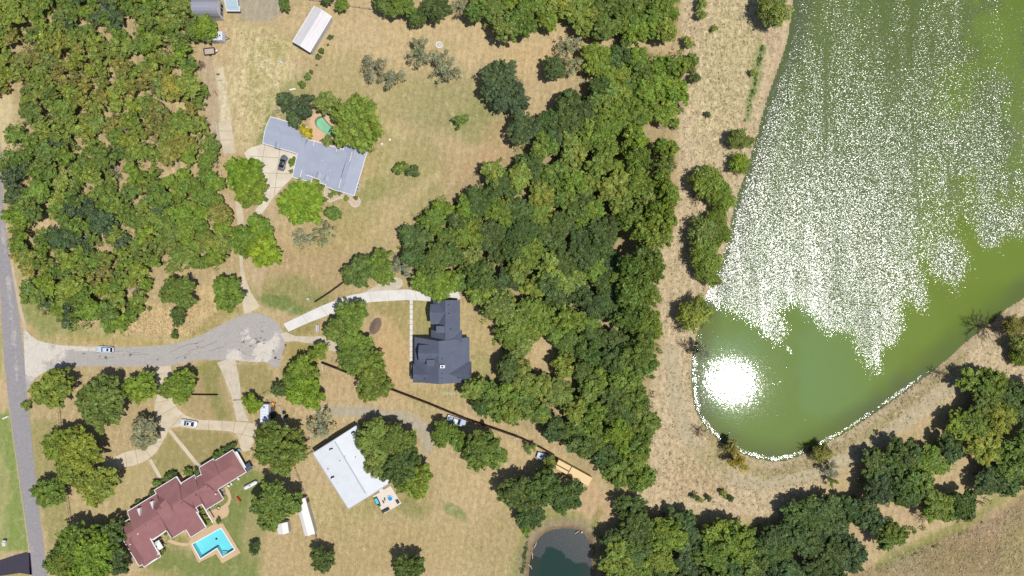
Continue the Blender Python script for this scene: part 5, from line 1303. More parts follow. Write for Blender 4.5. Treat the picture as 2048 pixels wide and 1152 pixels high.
# ---------------------------------------------------------------- fences
M_fence = plain('dark_fence_wood', A(70,56,50), 0.9, 0.1); M_wood = plain('grey_fence_wood', A(150,132,112), 0.9, 0.1); M_wire = plain('fence_wire', A(130,126,122), 0.6, 0.3)
def fence(label, pts, hgt, mat, kind='board', step=2.4, postw=0.12, cap=0):
    r = empty('fence'); tag(r, label, 'fence'); P = [W(x, y) for x, y in pts]; pm = rm = None
    for i in range(len(P)-1):
        a, b = P[i], P[i+1]; L = (b-a).length; n = max(1, round(L/step)); d = (b-a)/n; rz = math.atan2(d.y, d.x); sp = d.length
        if kind == 'board':
            mb = MB(); u = d.normalized(); k = int(L/0.17)
            for j in range(k):
                M = Matrix.Translation(a+u*(j+.5)*L/k) @ Matrix.Rotation(rz, 4, 'Z')
                mb.box(-.075,.075,.02,.05,.05,hgt-.03*((j*7) % 3),0,M)
            mb.build('pickets', mat, r, kind='stuff')
        for j in range(n+1):
            if j == n and i < len(P)-2: continue
            p = a+d*j
            if pm is None:
                mb = MB(); mb.box(-postw/2,postw/2,-postw/2,postw/2,-.1,hgt+.08,taper=.01); o = mb.build('post', mat, r); pm = o.data
            else: o = link('post', pm, r)
            o.location = p; o.rotation_euler = (0, 0, rz)
        if cap: mb = MB(); mb.bar(a+Vector((0,0,hgt+.02)), b+Vector((0,0,hgt+.02)), cap, .06); mb.build('cap_board', mat, r)
        hs = (hgt*.25, hgt*.85) if kind == 'board' else ((hgt*.4, hgt*.9) if kind == 'rail' else (hgt*.3, hgt*.6, hgt*.95))
        for z in hs:
            mb = MB(); t = .07 if kind != 'wire' else .03
            mb.bar(a+Vector((0,0,z)), b+Vector((0,0,z)), t, t*1.6); mb.build('rail' if kind != 'wire' else 'wire', mat if kind != 'wire' else M_wire, r)
    return r
fence('long dark board fence running diagonally from the driveway trees to the central wood', [(646,724),(700,745),(783,776.5),(860,806),(934,836.5),(1000,859),(1040,873),(1080,892),(1108,908)], 2.1, M_fence, cap=.28)
fence('short dark board fence above the white driveway', [(632,604),(660,586),(690,564)], 1.7, M_fence)
fence('short dark board fence right of the tree south of the street', [(386,788.5),(437,789)], 1.5, M_fence)
fence('white rail fence stub at the upper end of the long dark fence', [(644,720),(647.5,744)], 1.3, M_trim, 'rail')
fence('brown split rail fence along the road, upper stretch', [(119,800),(122,824),(126,866)], 1.3, M_wood, 'rail')
fence('brown split rail fence along the road, lower stretch', [(136,975),(141,1015),(147,1052)], 1.3, M_wood, 'rail')
fence('thin wire fence running south from the round dark oak past the long shed', [(592,935),(603,965),(613,992),(624,1030),(634,1070),(644,1105)], 1.5, M_wood, 'wire')
fence('wire fence along the north edge of the meadow', [(560,-8),(640,4),(700,14),(760,22)], 1.3, M_wood, 'wire', 3.0)
fence('rusty wire fence between the wood and the levee at the north', [(1358,-10),(1352,60),(1346,100)], 1.5, plain('rusty_post', A(140,110,90)), 'wire')
fence('low wire fence between the gravel drive and the white camper', [(470,800),(495,799),(515,792),(545,778)], 1.2, M_fence, 'wire')
fence('timber fence between the camper and the black drums', [(562,812),(568,836),(578,856)], 1.3, M_trim, 'rail')
fence('white board fence at the left edge of the old concrete strip', [(434.5,246),(437,264),(440,285)], 1.0, M_trim, 'rail', 1.8)
fence('rail fence stub at the left corner of the white metal building', [(606,917),(618,908),(626,902)], 1.4, M_fence, 'rail')
# ---------------------------------------------------------------- trees
M_leaf = leaf_material()
M_bark = plain('bark', A(120,104,88), 0.95, 0.1, 0.2, 2, 0.15, 12)
M_deadwood = plain('dead_wood', A(190,182,172), 0.9, 0.1, 0.12, 2, 0.1, 12)

def crown_arrays(seed, R, z0, z1, nclump, nleaf, leaf, rc=0.85, sparse=0.0, lob=0.16, flat=0.75, core=0.25, spiky=0.0):
    g = np.random.default_rng(seed)
    ph = g.random(4)*6.28; am = lob*g.random(4)
    # lobes: a tree is several big boughs
    nb = 5+int(R); ba = g.random(nb)*6.28; br = R*(0.35+0.3*g.random(nb)); bw = R*(0.38+0.14*g.random(nb)); bz = z0+(z1-z0)*(0.45+0.25*g.random(nb))
    bx_, by_ = br*np.cos(ba), br*np.sin(ba)
    bx_[0] = by_[0] = 0; bw[0] = R*0.6; bz[0] = z0+(z1-z0)*0.55
    which = g.choice(nb, nclump, p=(bw**2)/np.sum(bw**2))
    d = g.normal(size=(nclump, 3)); d /= np.linalg.norm(d, axis=1)[:, None]
    d[:, 2] = np.abs(d[:, 2])*1.0-0.25*(g.random(nclump) < .35)
    d /= np.linalg.norm(d, axis=1)[:, None]
    rad = (0.58+0.46*g.random(nclump)); low = g.random(nclump) < core; rad[low] *= 0.6
    c = np.stack([bx_[which]+d[:, 0]*bw[which]*rad, by_[which]+d[:, 1]*bw[which]*rad, bz[which]+d[:, 2]*(z1-bz[which])*rad], -1)
    th = np.arctan2(c[:, 1], c[:, 0]); lim = R*(1+am[0]*np.sin(2*th+ph[0])+am[1]*np.sin(3*th+ph[1])+am[2]*np.sin(5*th+ph[2])+0.6*am[3]*np.sin(9*th+ph[3]))
    rr = np.hypot(c[:, 0], c[:, 1]); f = np.where(rr > lim, lim/np.maximum(rr, 1e-3), 1); c[:, 0] *= f; c[:, 1] *= f
    # rim drops
    rr = np.hypot(c[:, 0], c[:, 1])/R; c[:, 2] -= (z1-z0)*0.35*np.clip(rr-0.6, 0, 1)**1.2*1.6
    c[:, 2] = np.maximum(c[:, 2], z0)
    if sparse:
        keep = (np.sin(c[:, 0]*2.2/R*3+ph[0])*np.sin(c[:, 1]*2.1/R*3+ph[1])+g.normal(size=nclump)*.35) > sparse-0.5
        c = c[keep]
    n = len(c); ct = 0.68+0.62*g.random(n); hue = g.normal(size=n)*0.045
    k = nleaf; rcs = rc*(0.65+0.7*g.random(n))
    dd = g.normal(size=(n, k, 3)); dd /= np.linalg.norm(dd, axis=2)[..., None]
    dd[..., 2] = np.where(dd[..., 2] < -0.2, -dd[..., 2]*.6, dd[..., 2])
    p = c[:, None, :]+dd*(rcs[:, None, None]*(0.55+0.5*g.random((n, k, 1))))*np.array([1, 1, flat])
    # clumps are drawn out along the bough they sit on
    od = c/np.maximum(np.linalg.norm(c[:, :2], axis=1), .3)[:, None]; od[:, 2] = 0
    al = np.sum((p-c[:, None, :])*od[:, None, :], 2)[..., None]; p = p+od[:, None, :]*al*0.55
    nrm = dd*0.7+g.normal(size=(n, k, 3))*0.42+np.array([0, 0, 0.45])
    nrm /= np.linalg.norm(nrm, axis=2)[..., None]
    t = g.normal(size=(n, k, 3)); t += dd*0.9; t -= nrm*np.sum(t*nrm, 2)[..., None]; t /= np.linalg.norm(t, axis=2)[..., None]
    b = np.cross(nrm, t)
    s = leaf*(0.6+0.8*g.random((n, k, 1))); asp = 0.42+0.25*g.random((n, k, 1))-spiky
    q = np.stack([p-t*s, p+b*s*asp, p+t*s, p-b*s*asp], 2)
    q[:, :, 2, 2] -= s[..., 0]*0.25  # drooping tips
    v = q.reshape(-1, 3)
    tl = (ct[:, None]*(0.8+0.4*g.random((n, k))))[..., None]
    tint = np.repeat((tl*np.stack([1+hue*1.6, 1+hue*.3, 1-hue], -1)[:, None, :]).reshape(-1, 3), 4, axis=0)
    return v, tint, c
def crown_mesh(name, *a, **k):
    v, tint, c = crown_arrays(*a, **k)
    me = mesh_np(name, v, np.arange(len(v)), 4, M_leaf); set_color(me, 'tint', tint)
    return me, c
def trunk_mesh(name, base_r, h0, tips, seed, mat=M_bark, lean=0.0):
    g = random.Random(seed); mb = MB(); top = Vector((g.uniform(-.1,.1)*h0, g.uniform(-.1,.1)*h0, h0))
    mb.tube((0,0,-.2), (top.x*.3, top.y*.3, h0*.5), base_r*1.25, base_r*.9, n=8); mb.tube((top.x*.3, top.y*.3, h0*.5), top, base_r*.9, base_r*.65, n=8)
    for t in tips:
        t = Vector(t); m = top.lerp(t, .5)+Vector((g.uniform(-.3,.3), g.uniform(-.3,.3), .35)); mb.tube(top-Vector((0,0,.2)), m, base_r*.5, base_r*.32, n=6); mb.tube(m, t, base_r*.32, base_r*.1, n=5)
    me = bpy.data.meshes.new(name); me.from_pydata(mb.v, [], mb.f); me.materials.append(mat); me.update(); return me
def bare_mesh(name, R, h, seed, mat, r0=0.16, n1=9, dens=3, fan=0.9):
    g = random.Random(seed); mb = MB()
    def br(p, d, L, r, lev):
        e = p+d*L; m = p.lerp(e, .5)+Vector((g.uniform(-1,1), g.uniform(-1,1), g.uniform(-.4,.4)))*L*.09
        mb.tube(p, m, r, r*.8, n=4, cap=False); mb.tube(m, e, r*.8, r*.5, n=4, cap=False)
        if lev > 0:
            for i in range(dens+(lev > 1)):
                q = p.lerp(e, g.uniform(.3, 1)); nd_ = (d+Vector((g.uniform(-1,1), g.uniform(-1,1), g.uniform(-.5,.5)))*.75).normalized(); br(q, nd_, L*g.uniform(.4,.7), r*.55, lev-1)
    mb.tube((0,0,-.2),(0,0,h*.35), r0, r0*.8, n=6)
    for i in range(n1):
        a = i*2*math.pi/n1+g.uniform(-.4,.4); br(Vector((0,0,h*g.uniform(.2,.4))), Vector((math.cos(a)*fan, math.sin(a)*fan, g.uniform(.3,.9))).normalized(), R*g.uniform(.55,.8), r0*.5, 2)
    me = bpy.data.meshes.new(name); me.from_pydata(mb.v, [], mb.f); me.materials.append(mat); me.update(); return me

PROTO = {}   # class -> list of (crown mesh, trunk mesh, R, height)
def proto(cls, n, R, h, z0f, nclump, nleaf, leaf, rc, seed, **kw):
    PROTO[cls] = []
    for i in range(n):
        me, c = crown_mesh('crown', seed+i, R, h*z0f, h, nclump, nleaf, leaf, rc, **kw)
        g = np.random.default_rng(seed+i); tips = c[g.choice(len(c), min(8, len(c)), replace=False)]*np.array([.8,.8,.92])
        tm = trunk_mesh('trunk', 0.05*R+.08, h*(z0f*.6+.2), [tuple(t) for t in tips], seed+i)
        PROTO[cls].append((me, tm, R, h))
proto('L', 4, 7.0, 10.5, .30, 430, 46, .32, .60, 100, lob=.09)
proto('M', 5, 4.8, 8.2, .28, 210, 46, .30, .54, 200, lob=.22)
proto('S', 7, 3.3, 6.6, .25, 115, 42, .28, .48, 300, lob=.34)
proto('O', 7, 2.9, 5.2, .22, 90, 38, .25, .46, 350, lob=.4, sparse=.36, core=.12)     # open dry crowns of the west wood
proto('T', 4, 1.8, 3.6, .12, 40, 36, .24, .42, 400, lob=.3)
proto('F', 4, 4.2, 6.0, .3, 120, 40, .24, .62, 500, sparse=.62, lob=.3, core=.1, spiky=.12)      # thin feathery crowns
proto('W', 4, 3.6, 5.2, .1, 170, 44, .30, .62, 600, lob=.25, spiky=.2, core=.3)                    # lakeside willows
proto('B', 3, 1.0, 1.5, .0, 30, 44, .17, .3, 700, lob=.08)                                           # clipped bushes
PROTO['D'] = [(bare_mesh('branches', 3.2, 4.5, 800+i, M_deadwood), None, 3.2, 4.5) for i in range(3)]
PROTO['DD'] = [(bare_mesh('branches', 3.0, 3.6, 820+i, plain('dark_twigs', A(84,68,62), .95, .05), r0=.12, n1=13, dens=4), None, 3.0, 3.6) for i in range(2)]

PALETTE = {'bright': (0.206,0.302,0.035), 'lime': (0.245,0.292,0.054), 'mid': (.165,.232,.048), 'dark': (.110,.160,.045), 'bluish': (0.099,0.142,0.063), 'olive': (.232,.285,.062),
           'yellow': (0.275,0.267,0.065), 'grey': (0.297,0.306,0.180), 'gold': (0.414,0.333,0.032), 'deep': (.092,.140,.045), 'leafy': (0.194,0.270,0.045)}
tree_rng = random.Random(5)
NAMES = {'L':'broad_tree','M':'round_tree','S':'wood_tree','O':'scrub_tree','T':'shrub','F':'feathery_tree','W':'willow_shrub','B':'round_bush','D':'dead_tree','DD':'bare_bush'}
ntree = [0]
def tree(px, py, rpx, col, label, cls=None, group=None, cat=None, hs=1.0, name=None, squash=None, var=None):
    R = rpx*S
    if cls is None: cls = 'L' if R > 6 else 'M' if R > 4 else 'S' if R > 2.4 else 'T'
    ps = PROTO[cls]; me, tm, R0, h0 = ps[ntree[0] % len(ps) if var is None else var % len(ps)]; ntree[0] += 1
    zc = h0*.72*(R/R0)*hs if cls not in 'BDD' else h0*.5*(R/R0)
    s = R/R0*(H-zc)/H
    p = W(px, py, zc); r = empty(name or NAMES[cls], (p.x, p.y, 0), tree_rng.uniform(0, 6.28))
    r.scale = (s, s*(squash or tree_rng.uniform(.93, 1.07)), s*hs)
    tag(r, label, cat or ('tree' if cls in ('L','M','S','F','D','O') else 'shrub'), group)
    c = link('branches' if cls in ('D','DD') else 'crown', me, r)
    b = PALETTE.get(col, col) if isinstance(col, str) else col
    j = [1+tree_rng.uniform(-.13, .13) for _ in range(2)]
    c.color = (b[0]*j[0]*(1+tree_rng.uniform(-.06,.08)), b[1]*j[0], b[2]*j[1], 1)
    if tm is not None: link('trunk', tm, r)
    return r

ISO = [
 # yard of the blue-grey house
 (712,247,56,'leafy','biggest deep green round tree, overhanging the kidney pool','L'), (652,204,30,'olive','yellow green tree behind the kidney pool, left of the biggest round tree',None),
 (572,205,26,'bluish','dark bluish tree over the north corner of the blue grey roof, left crown',None),(600,212,30,'bluish','dark bluish tree over the north corner of the blue grey roof, right crown',None),(585,236,22,'bluish','dark bluish tree touching the north edge of the blue grey roof, lowest crown',None),
 (609,266,17,'gold','golden yellow bush between the blue grey roof and the kidney pool','T'),(653,282,13,'olive','small olive shrub at the foot of the kidney pool','T'),(663,285,7,'mid','tiny green shrub right of the olive one below the kidney pool','T'),
 (484,345,44,'bright','big bright green tree at the mouth of the parking court, upper crown',None),(505,382,38,'leafy','bright green tree overlapping the lower side of the parking court',None),
 (600,410,51,'bright','large bright green tree in front of the blue grey house','L'),(666,424,18,'leafy','small round green tree beside the large bright one in front of the blue grey house','S'),
 (586,324.5,9,'leafy','clipped round green bush beside the dark graphite saloon','B'),(582.5,343.5,5,'mid','tiny shrub against the wall below the clipped round bush','B'),
 (606,478,24,'grey','pale feathery tree below the large bright tree, left one','F'),(648,462,30,'grey','pale feathery tree below the large bright tree, right one','F'),
 (512,455,30,'bright','bright green tree at the bend of the drive, upper crown',None),(528,498,38,'bright','bright green tree at the bend of the drive, lowest crown',None),(492,482,36,'leafy','green tree hanging over the drive, between wood and bend',None),
 (457,586,38,'mid','single dark green round tree between the drive and the street bend','M'),(356,588,40,'mid','dark green round tree alone in the straw above the street','M'),(355,632,21,'dark','smaller dark tree just below the lone round one in the straw','S'),(348.5,669,9,'dark','tiny dark shrub beside the street verge','T'),
 (299,618,5,'mid','tiny green tuft in the straw left of the lone round tree','T'),
 (754,130,33,'grey','grey green feathery tree in the dry meadow, the leftmost','F'),(785,160,30,'grey','grey green feathery tree in the dry meadow, lower right of the leftmost','F'),(842,104,34,'grey','grey green feathery tree left of the white stone ring','F'),(893,137,36,'grey','grey green feathery tree below the white stone ring','F'),
 (921,242,15,'mid','lone little green shrub in the middle of the dry lawn','T'),(802,333,16,'mid','green shrub in the lawn east of the blue grey house, left crown','T'),(825,343,13,'dark','green shrub in the lawn east of the blue grey house, right crown','T'),
 (998,160,48,'bluish','big dark tree at the west tip of the central wood, upper crown',None),(1022,195,40,'bluish','big dark tree at the west tip of the central wood, lower crown',None),(1048,252,38,'bluish','dark bluish tree hanging over the lawn edge south of the big dark tree',None),
 (1104,138,28,'dark','round dark tree alone between two dry clearings','S'),(1134,92,28,'grey','thin grey tree above the two dry clearings','F'),(1150,125,26,'grey','thin grey tree between the clearing and the central wood','F'),
 (406,52,27,'bright','bright tree between arched barn and camper',None),(421,56,17,'leafy','green tree crown leaning over the camper roof',None),(384,55,24,'mid','green tree left of the bright one at the arched barn',None),(404,182,15,'mid','dark round tree jutting over the dirt track','S'),
 # north edge
 (571,6,15,'mid','small green tree at the north edge beside the gravel yard','S'),(655,-3,14,'dark','dark shrub at the north edge above the pole barn','S'),(684,8,17,'mid','green tree at the north edge, between pole barn and meadow corner','S'),
 (770,4,26,'mid','green tree clump at the north edge, leftmost crown',None),(805,14,32,'leafy','yellow green tree clump at the north edge, second crown',None),(835,32,22,'dark','dark tree at the north edge with its crown hanging lowest',None),(868,14,34,'dark','dark green tree at the north edge, rightmost of its clump',None),(925,18,26,'grey','thin grey tree at the north edge between two clumps','F'),
 # south side of the street
 (104,780,46,'lime','yellow lime feathery tree at the street corner','M'),(52,812,10,'olive','small olive shrub leaning over the road edge','T'),(202,805,57,'mid','huge dark green tree south of the street, left of the drive','L'),(277,775,37,'leafy','green tree between the huge dark tree and the concrete drive','M'),
 (357,778,38,'leafy','round yellow green tree between drive and gravel drive','M'),(290,866,35,'grey','pale grey green tree inside the bend of the concrete drive','M'),(502,811,24,'bright','small bright green tree left of the white camper','S'),(558,897,57,'mid','huge round dark oak at the east end of the red roofed house','L'),
 (557,779,18,'dark','dark little tree above the white camper','S'),(607,738,36,'leafy','green tree south of the turning circle, upper crown',None),(610,782,42,'bright','yellow green tree south of the turning circle, lower crown',None),(583,760,30,'leafy','green tree south of the turning circle, left crown',None),(635,703,21,'leafy','small tree beside the gravel path end','S'),
 (643,850,34,'grey','thin see through tree above the white metal building','F'),
 (700,628,38,'leafy','tree over the white driveway, topmost of the row',None),(683,662,36,'leafy','tree in the row east of the turning circle, left crown',None),(712,680,36,'leafy','tree in the row east of the turning circle, second crown',None),(705,715,38,'mid','tree in the row east of the turning circle, third crown',None),(735,735,38,'leafy','tree in the row east of the turning circle, fourth crown',None),(748,768,38,'leafy','tree in the row east of the turning circle, lowest crown',None),
 (718,545,36,'mid','dark green tree over the bend of the white driveway, left crown',None),(752,528,34,'mid','dark green tree over the bend of the white driveway, upper crown',None),(770,552,24,'leafy','tree over the bend of the white driveway, right crown',None),(800,535,30,'grey','thin olive tree between white driveway and central wood','F'),(848,562,34,'leafy','bright tree at the end of the white driveway',None),
 (118,888,38,'leafy','green tree by the road, left crown of the yellow group',None),(160,900,52,'lime','big yellow green tree left of the red roofed house','L'),(140,935,36,'lime','lime tree in the yellow group by the road, lowest crown',None),(96,984,36,'mid','green tree by the road below the yellow group',None),(190,975,47,'olive','olive tree with spreading crown left of the red roofed house','M'),
 (150,1085,48,'mid','dark tree at the lower left, top left crown',None),(213,1068,38,'dark','dark tree at the lower left, nearest the red roof',None),(185,1110,52,'leafy','light green tree at the lower left, middle crown','L'),(125,1130,40,'mid','green tree at the lower left, beside the road',None),(230,1120,34,'dark','dark tree at the lower left, rightmost crown',None),(170,1160,44,'bright','bright tree at the lower left, cut by the bottom edge',None),
 (553,1015,54,'mid','spreading green tree over the two white sheds','M'),(645,1120,30,'dark','dark round tree south of the wire fence','M'),(507,1096,14,'dark','little dark tree east of the L shaped pool','T'),(815,1137,37,'dark','dark round tree at the bottom edge below the workshop','M'),
 (752,882,46,'olive','olive tree over the north east side of the white metal roof',None),(795,888,44,'mid','green tree beside the white metal building, upper right crown',None),(800,930,48,'dark','dark green tree in the middle of the group over the white metal roof',None),(760,925,36,'olive','olive tree reaching over the ridge of the white metal roof',None),(830,958,38,'leafy','yellow green tree above the pale patio',None),(808,964,24,'leafy','green tree crown touching the pale patio',None),
 (889,868,31,'leafy','bright green tree over the pickup',None),(968,902,50,'mid','big dark green tree below the long dark fence','M'),(921,880,25,'mid','green tree between the pickup and the big dark tree',None),
 (1040,985,42,'dark','dark spreading tree north of the pond, left crown',None),(1085,978,44,'dark','dark spreading tree north of the pond, middle crown',None),(1130,988,40,'dark','dark spreading tree north of the pond, right crown',None),(1062,1030,34,'dark','dark tree north of the pond, lowest crown',None),(1055,1052,18,'leafy','light green low crown at the upper left of the pond','S'),
 (1098,925,16,'olive','yellow green weeds bush beside the loaded trailer','T'),(1063,893,16,'olive','thin weedy bush between fence and loaded trailer','F'),
 # lakeside
 (1545,12,42,'olive','olive willow at the top of the west shore','W'),(1483,280,28,'olive','yellow green willow on the shore, upper one of a pair','W'),(1478,326,24,'bright','yellow green willow on the shore, lower one of a pair','W'),
 (1412,365,36,'olive','olive willow mass on the shore, topmost crown','W'),(1443,392,32,'leafy','willow mass on the shore, crown reaching the water','W'),(1438,430,28,'leafy','willow mass on the shore, narrow middle crown','W'),(1405,462,36,'olive','willow mass on the shore, broad left crown','W'),(1440,470,24,'leafy','willow mass on the shore, small crown at the water','W'),(1408,510,38,'leafy','willow mass on the shore, large lower crown','W'),(1418,550,30,'leafy','willow mass on the shore, lowest crown','W'),
 (1392,630,38,'olive','round olive willow alone on the shore above the bright glint','W'),(1400,697,24,'grey','thin pale willow beside the bright glint','F'),(1474,925,28,'gold','yellow bush on the south west bank of the lake','F'),(1464,893,16,'yellow','small yellow shrub right at the water, south west bank','T'),
 (1645,908,22,'yellow','yellow green bush on the south bank','W'),(1661,933,24,'grey','sparse green shrub below the yellow bush on the south bank','F'),(1666,960,16,'leafy','small green shrub under the sparse one on the south bank','F'),
 (2034,652,26,'yellow','yellow green bush at the right edge above the lake shore','W'),(2046,686,28,'olive','olive bush at the right edge, just below the yellow green one','W'),(2040,716,18,'leafy','small green bush at the right edge, lowest of the shore trio','W'),
 (1352,28,12,'leafy','small green bush at the rusty wire fence','T'),(1403,8,12,'olive','small bush on the levee, topmost','T'),(1403,28,11,'olive','small bush on the levee, second from the top','T'),(1378,84,13,'olive','small bush on the levee right of the fence end','T'),(1388,116,14,'leafy','small green bush on the levee, third down','T'),(1384,135,10,'olive','small bush on the levee, fourth down','T'),(1390,154,12,'dark','small dark bush on the levee, fifth down','T'),
 (1429,56,7,'olive','tiny tuft on the levee right of the upper bushes','T'),(1417,228,7,'dark','tiny dark tuft on the open levee','T'),(1348,247,12,'leafy','little bush sticking out of the wood onto the levee','T'),(1506,145,7,'olive','tiny olive tuft near the north shore','T'),
 (1389,992,7,'dark','dark dry weed tuft on the south levee, leftmost','T'),(1419,997,7,'dark','dark dry weed tuft on the south levee, middle','T'),(1448,988,8,'olive','dark dry weed tuft on the south levee, upper right','T'),(1462,997,7,'dark','dark dry weed tuft on the south levee, rightmost','T'),(1401,1001,6,'olive','dry weed tuft on the south levee, lowest','T'),
 # clipped bushes by the pole barn
 (661,75,6,'dark','small clipped bush right of the pole barn, the topmost of the row','B'),(645,101.5,6.5,'dark','clipped bush at the lower right corner of the pole barn','B'),(637,114.5,6.5,'dark','clipped bush just below the pole barn corner, third of the row','B'),(622.5,144,4.5,'dark','tiny clipped bush in the row, fourth down','B'),(614.5,154,7.5,'mid','round clipped bush in the row, second from the bottom','B'),(605,168,8,'mid','round clipped bush at the bottom of the row','B'),
 (656,90,2.5,'dark','dot sized seedling between the two topmost clipped bushes','B'),(634,131,2.5,'dark','dot sized seedling between the middle clipped bushes','B'),
]
for t in ISO:
    if t[4]: tree(t[0], t[1], t[2]*(.95 if t[2] > 18 and t[5] != 'L' else 1), t[3], t[4], t[5])
# bushes round the red house
for i, (px, py, r_, lab) in enumerate(((276,1004,6,'shrub against the west front of the red house, leftmost'),(291,1000,6,'shrub against the west front of the red house, second'),(305,985,8,'shrub against the west front of the red house, third'),(313,968,9,'shrub beside the short footpath at the red house'),(334,953,10,'round shrub right of the short footpath end'),(346,948,8,'shrub in the front bed, beside the tall gable'),(377,943,10,'large shrub in the notch of the red front'),(394,944,9,'dark shrub near the end of the long footpath'),(430,912,10,'shrub at the garage front, leftmost'),(443,905,9,'shrub at the garage front, second'),(455,898,8,'shrub at the garage front, third'),(466,892,8,'shrub at the garage front, rightmost'),(331,1066,5,'small bush in the white edged court'),(318,1098,7,'dark bush beside the gazebo'),(325,1104,7,'yellow green ball bush at the south wing corner'),(284,1130,6,'low bush at the southern tip of the red house'),(405,1023,6,'upper bush in the long planter between the wings'),(411,1033,6,'middle bush in the long planter between the wings'),(417,1043,6,'lower bush in the long planter between the wings'),(438,1041,6,'flat bush between patio and pool deck'))):
    tree(px, py, r_, 'olive' if i in (14,16,17,18) else ('dark' if i % 3 else 'mid'), lab, 'B' if r_ < 7 else 'T')
for i, (px, py, r_, lab) in enumerate(((661,390,6,'round bush in the flower bed with cream kerb, left end'),(668,380,9,'green shrub in the flower bed, against the blue grey house'),(680,384,6,'second shrub in the flower bed, against the blue grey house'),(692,397,6,'reddish green shrub in the middle of the flower bed'),(712,395,5,'dark shrub at the right end of the flower bed'),(633,366,8,'bush in the front porch notch of the blue grey house'),(643,372,8,'bush just right of the front porch notch'),(620,372,12,'broad shrub under the front eave of the blue grey house'))):
    tree(px, py, r_, 'leafy' if i % 2 else 'mid', lab, 'B' if r_ < 7 else 'T')
for px, py, r_, c, lab in ((258,254,20,'D','grey dead tree in the upper middle of the west wood'),(243,443,18,'D','pale dead tree in the lower middle of the west wood'),(268,577,16,'D','dead tree at the clearing of the west wood'),(228,345,18,'D','dead tree beside the diagonal clearing in the west wood'),(345,320,20,'D','dead branches at the right hand clearing of the west wood'),(60,10,12,'D','dead tree near the top left corner'),(176,85,10,'D','small dead tree near the top of the west wood'),(190,258,12,'D','small dead tree left of the grey one in the west wood'),(242,30,14,'D','dead tree near the top of the west wood'),(384,555,10,'D','small dead tree above the lone round tree'),(560,220,14,'D','bare pale vine heap at the corner of the blue grey roof'),(402,130,12,'DD','dark brush heap beside the utility trailer'),
    (1480,25,1,'D',''),(1975,655,33,'DD','large bare dark bush at the east shore'),(1880,747,15,'DD','bare fallen bush on the east shore'),(1613,898,12,'DD','dark bare bush in the water at the south shore'),(1455,905,17,'DD','bare dark bush at the south west corner of the lake'),(1398,862,16,'DD','bare reddish bush on the bank below the glint'),(1372,690,16,'DD','bare dark bush left of the thin pale willow'),(1362,655,14,'DD','bare bush below the lone round willow'),(1392,400,14,'DD','bare twigs behind the willow mass'),(1330,250,12,'D','dead tree at the east edge of the central wood'),(1042,470,14,'D','dead tree in the middle of the central wood'),(790,515,13,'D','dead branches above the bend of the white driveway'),(1150,795,12,'DD','bare thicket in the central wood'),(1085,640,12,'D','dead wood above the bare dirt clearing'),(1845,1035,14,'DD','bare dark bush in the south east clearing'),(1490,905,1,'D','')):
    if lab: tree(px, py, r_, 'mid', lab, c)

# the woods: individual crowns packed by zone
def pack(poly, holes, rmin, rmax, seed, gap=1.55, avoid=(), n=9000, existing=None):
    g = random.Random(seed); out = []; xs = [p[0] for p in poly]; ys = [p[1] for p in poly]
    pa = [list(map(float, p)) for p in poly]
    allp = existing if existing is not None else []
    for _ in range(n):
        x, y = g.uniform(min(xs), max(xs)), g.uniform(min(ys), max(ys)); r_ = g.uniform(rmin, rmax)
        if not bool(inside(np.array(x), np.array(y), poly)): continue
        if float(segdist(np.array(x), np.array(y), poly)) < r_*(0.74 if seed == 34 else 0.62): continue
        if any((x-hx)**2/(hrx+r_*.6)**2+(y-hy)**2/(hry+r_*.6)**2 < 1 for hx, hy, hrx, hry in holes): continue
        ok = True
        for (a, b, c) in allp:
            dd = math.hypot(x-a, y-b)
            if dd < (r_+c)/2*gap*0.76: ok = False; break
        if ok: allp.append((x, y, r_)); out.append((x, y, r_))
    return out
ex = [(t[0], t[1], t[2]*0.8) for t in ISO if t[4] and t[2] > 12]
WEST = [(-40,-40),(392,-40),(388,8),(384,60),(392,110),(404,160),(398,185),(412,215),(428,265),(436,300),(440,330),(452,395),(462,420),(472,500),(455,530),(430,545),(405,540),(330,560),(288,580),(280,640),(232,668),(180,656),(140,664),(98,640),(54,600),(22,520),(14,440),(12,400),(-6,330),(12,290),(28,200),(-40,180)]
wh = [(30,95,20,8),(28,215,14,40),(255,55,14,6),(330,195,12,8),(348,208,14,9),(290,238,14,6),(195,228,20,6),(90,432,12,24),(72,450,8,12),(208,287,12,8),(345,335,26,12),(228,335,18,10),(250,365,16,6),(322,545,18,8),(275,115,12,8),(222,162,12,6)]
WG = [(gx, gy, gr, gr*.7) for gx, gy, gr in ((100,30,8),(160,40,7),(60,140,7),(130,110,7),(215,75,7),(180,190,8),(100,230,8),(60,260,7),(150,290,8),(250,190,7),(300,280,8),(380,260,7),(120,340,8),(170,380,7),(60,360,7),(300,400,8),(370,400,7),(210,500,8),(150,440,8),(420,450,7),(270,470,7),(100,520,7),(190,590,7),(330,90,7),(40,60,6),(310,20,7),(360,150,6),(400,340,7),(240,630,6))]
CENT = [(862,392),(905,385),(935,368),(958,330),(1000,310),(1022,330),(1024,290),(1075,275),(1090,210),(1140,190),(1165,160),(1172,105),(1220,92),(1300,104),(1368,100),(1375,170),(1368,230),(1330,258),(1358,290),(1350,350),(1362,400),(1345,480),(1312,516),(1326,545),(1322,640),(1330,700),(1312,760),(1304,850),(1300,980),(1262,992),(1226,975),(1180,925),(1130,900),(1096,880),(1060,855),(1010,850),(950,815),(922,790),(935,765),(990,760),(985,700),(975,680),(992,668),(960,640),(945,595),(905,592),(868,585),(830,570),(792,500),(800,455),(838,430)]
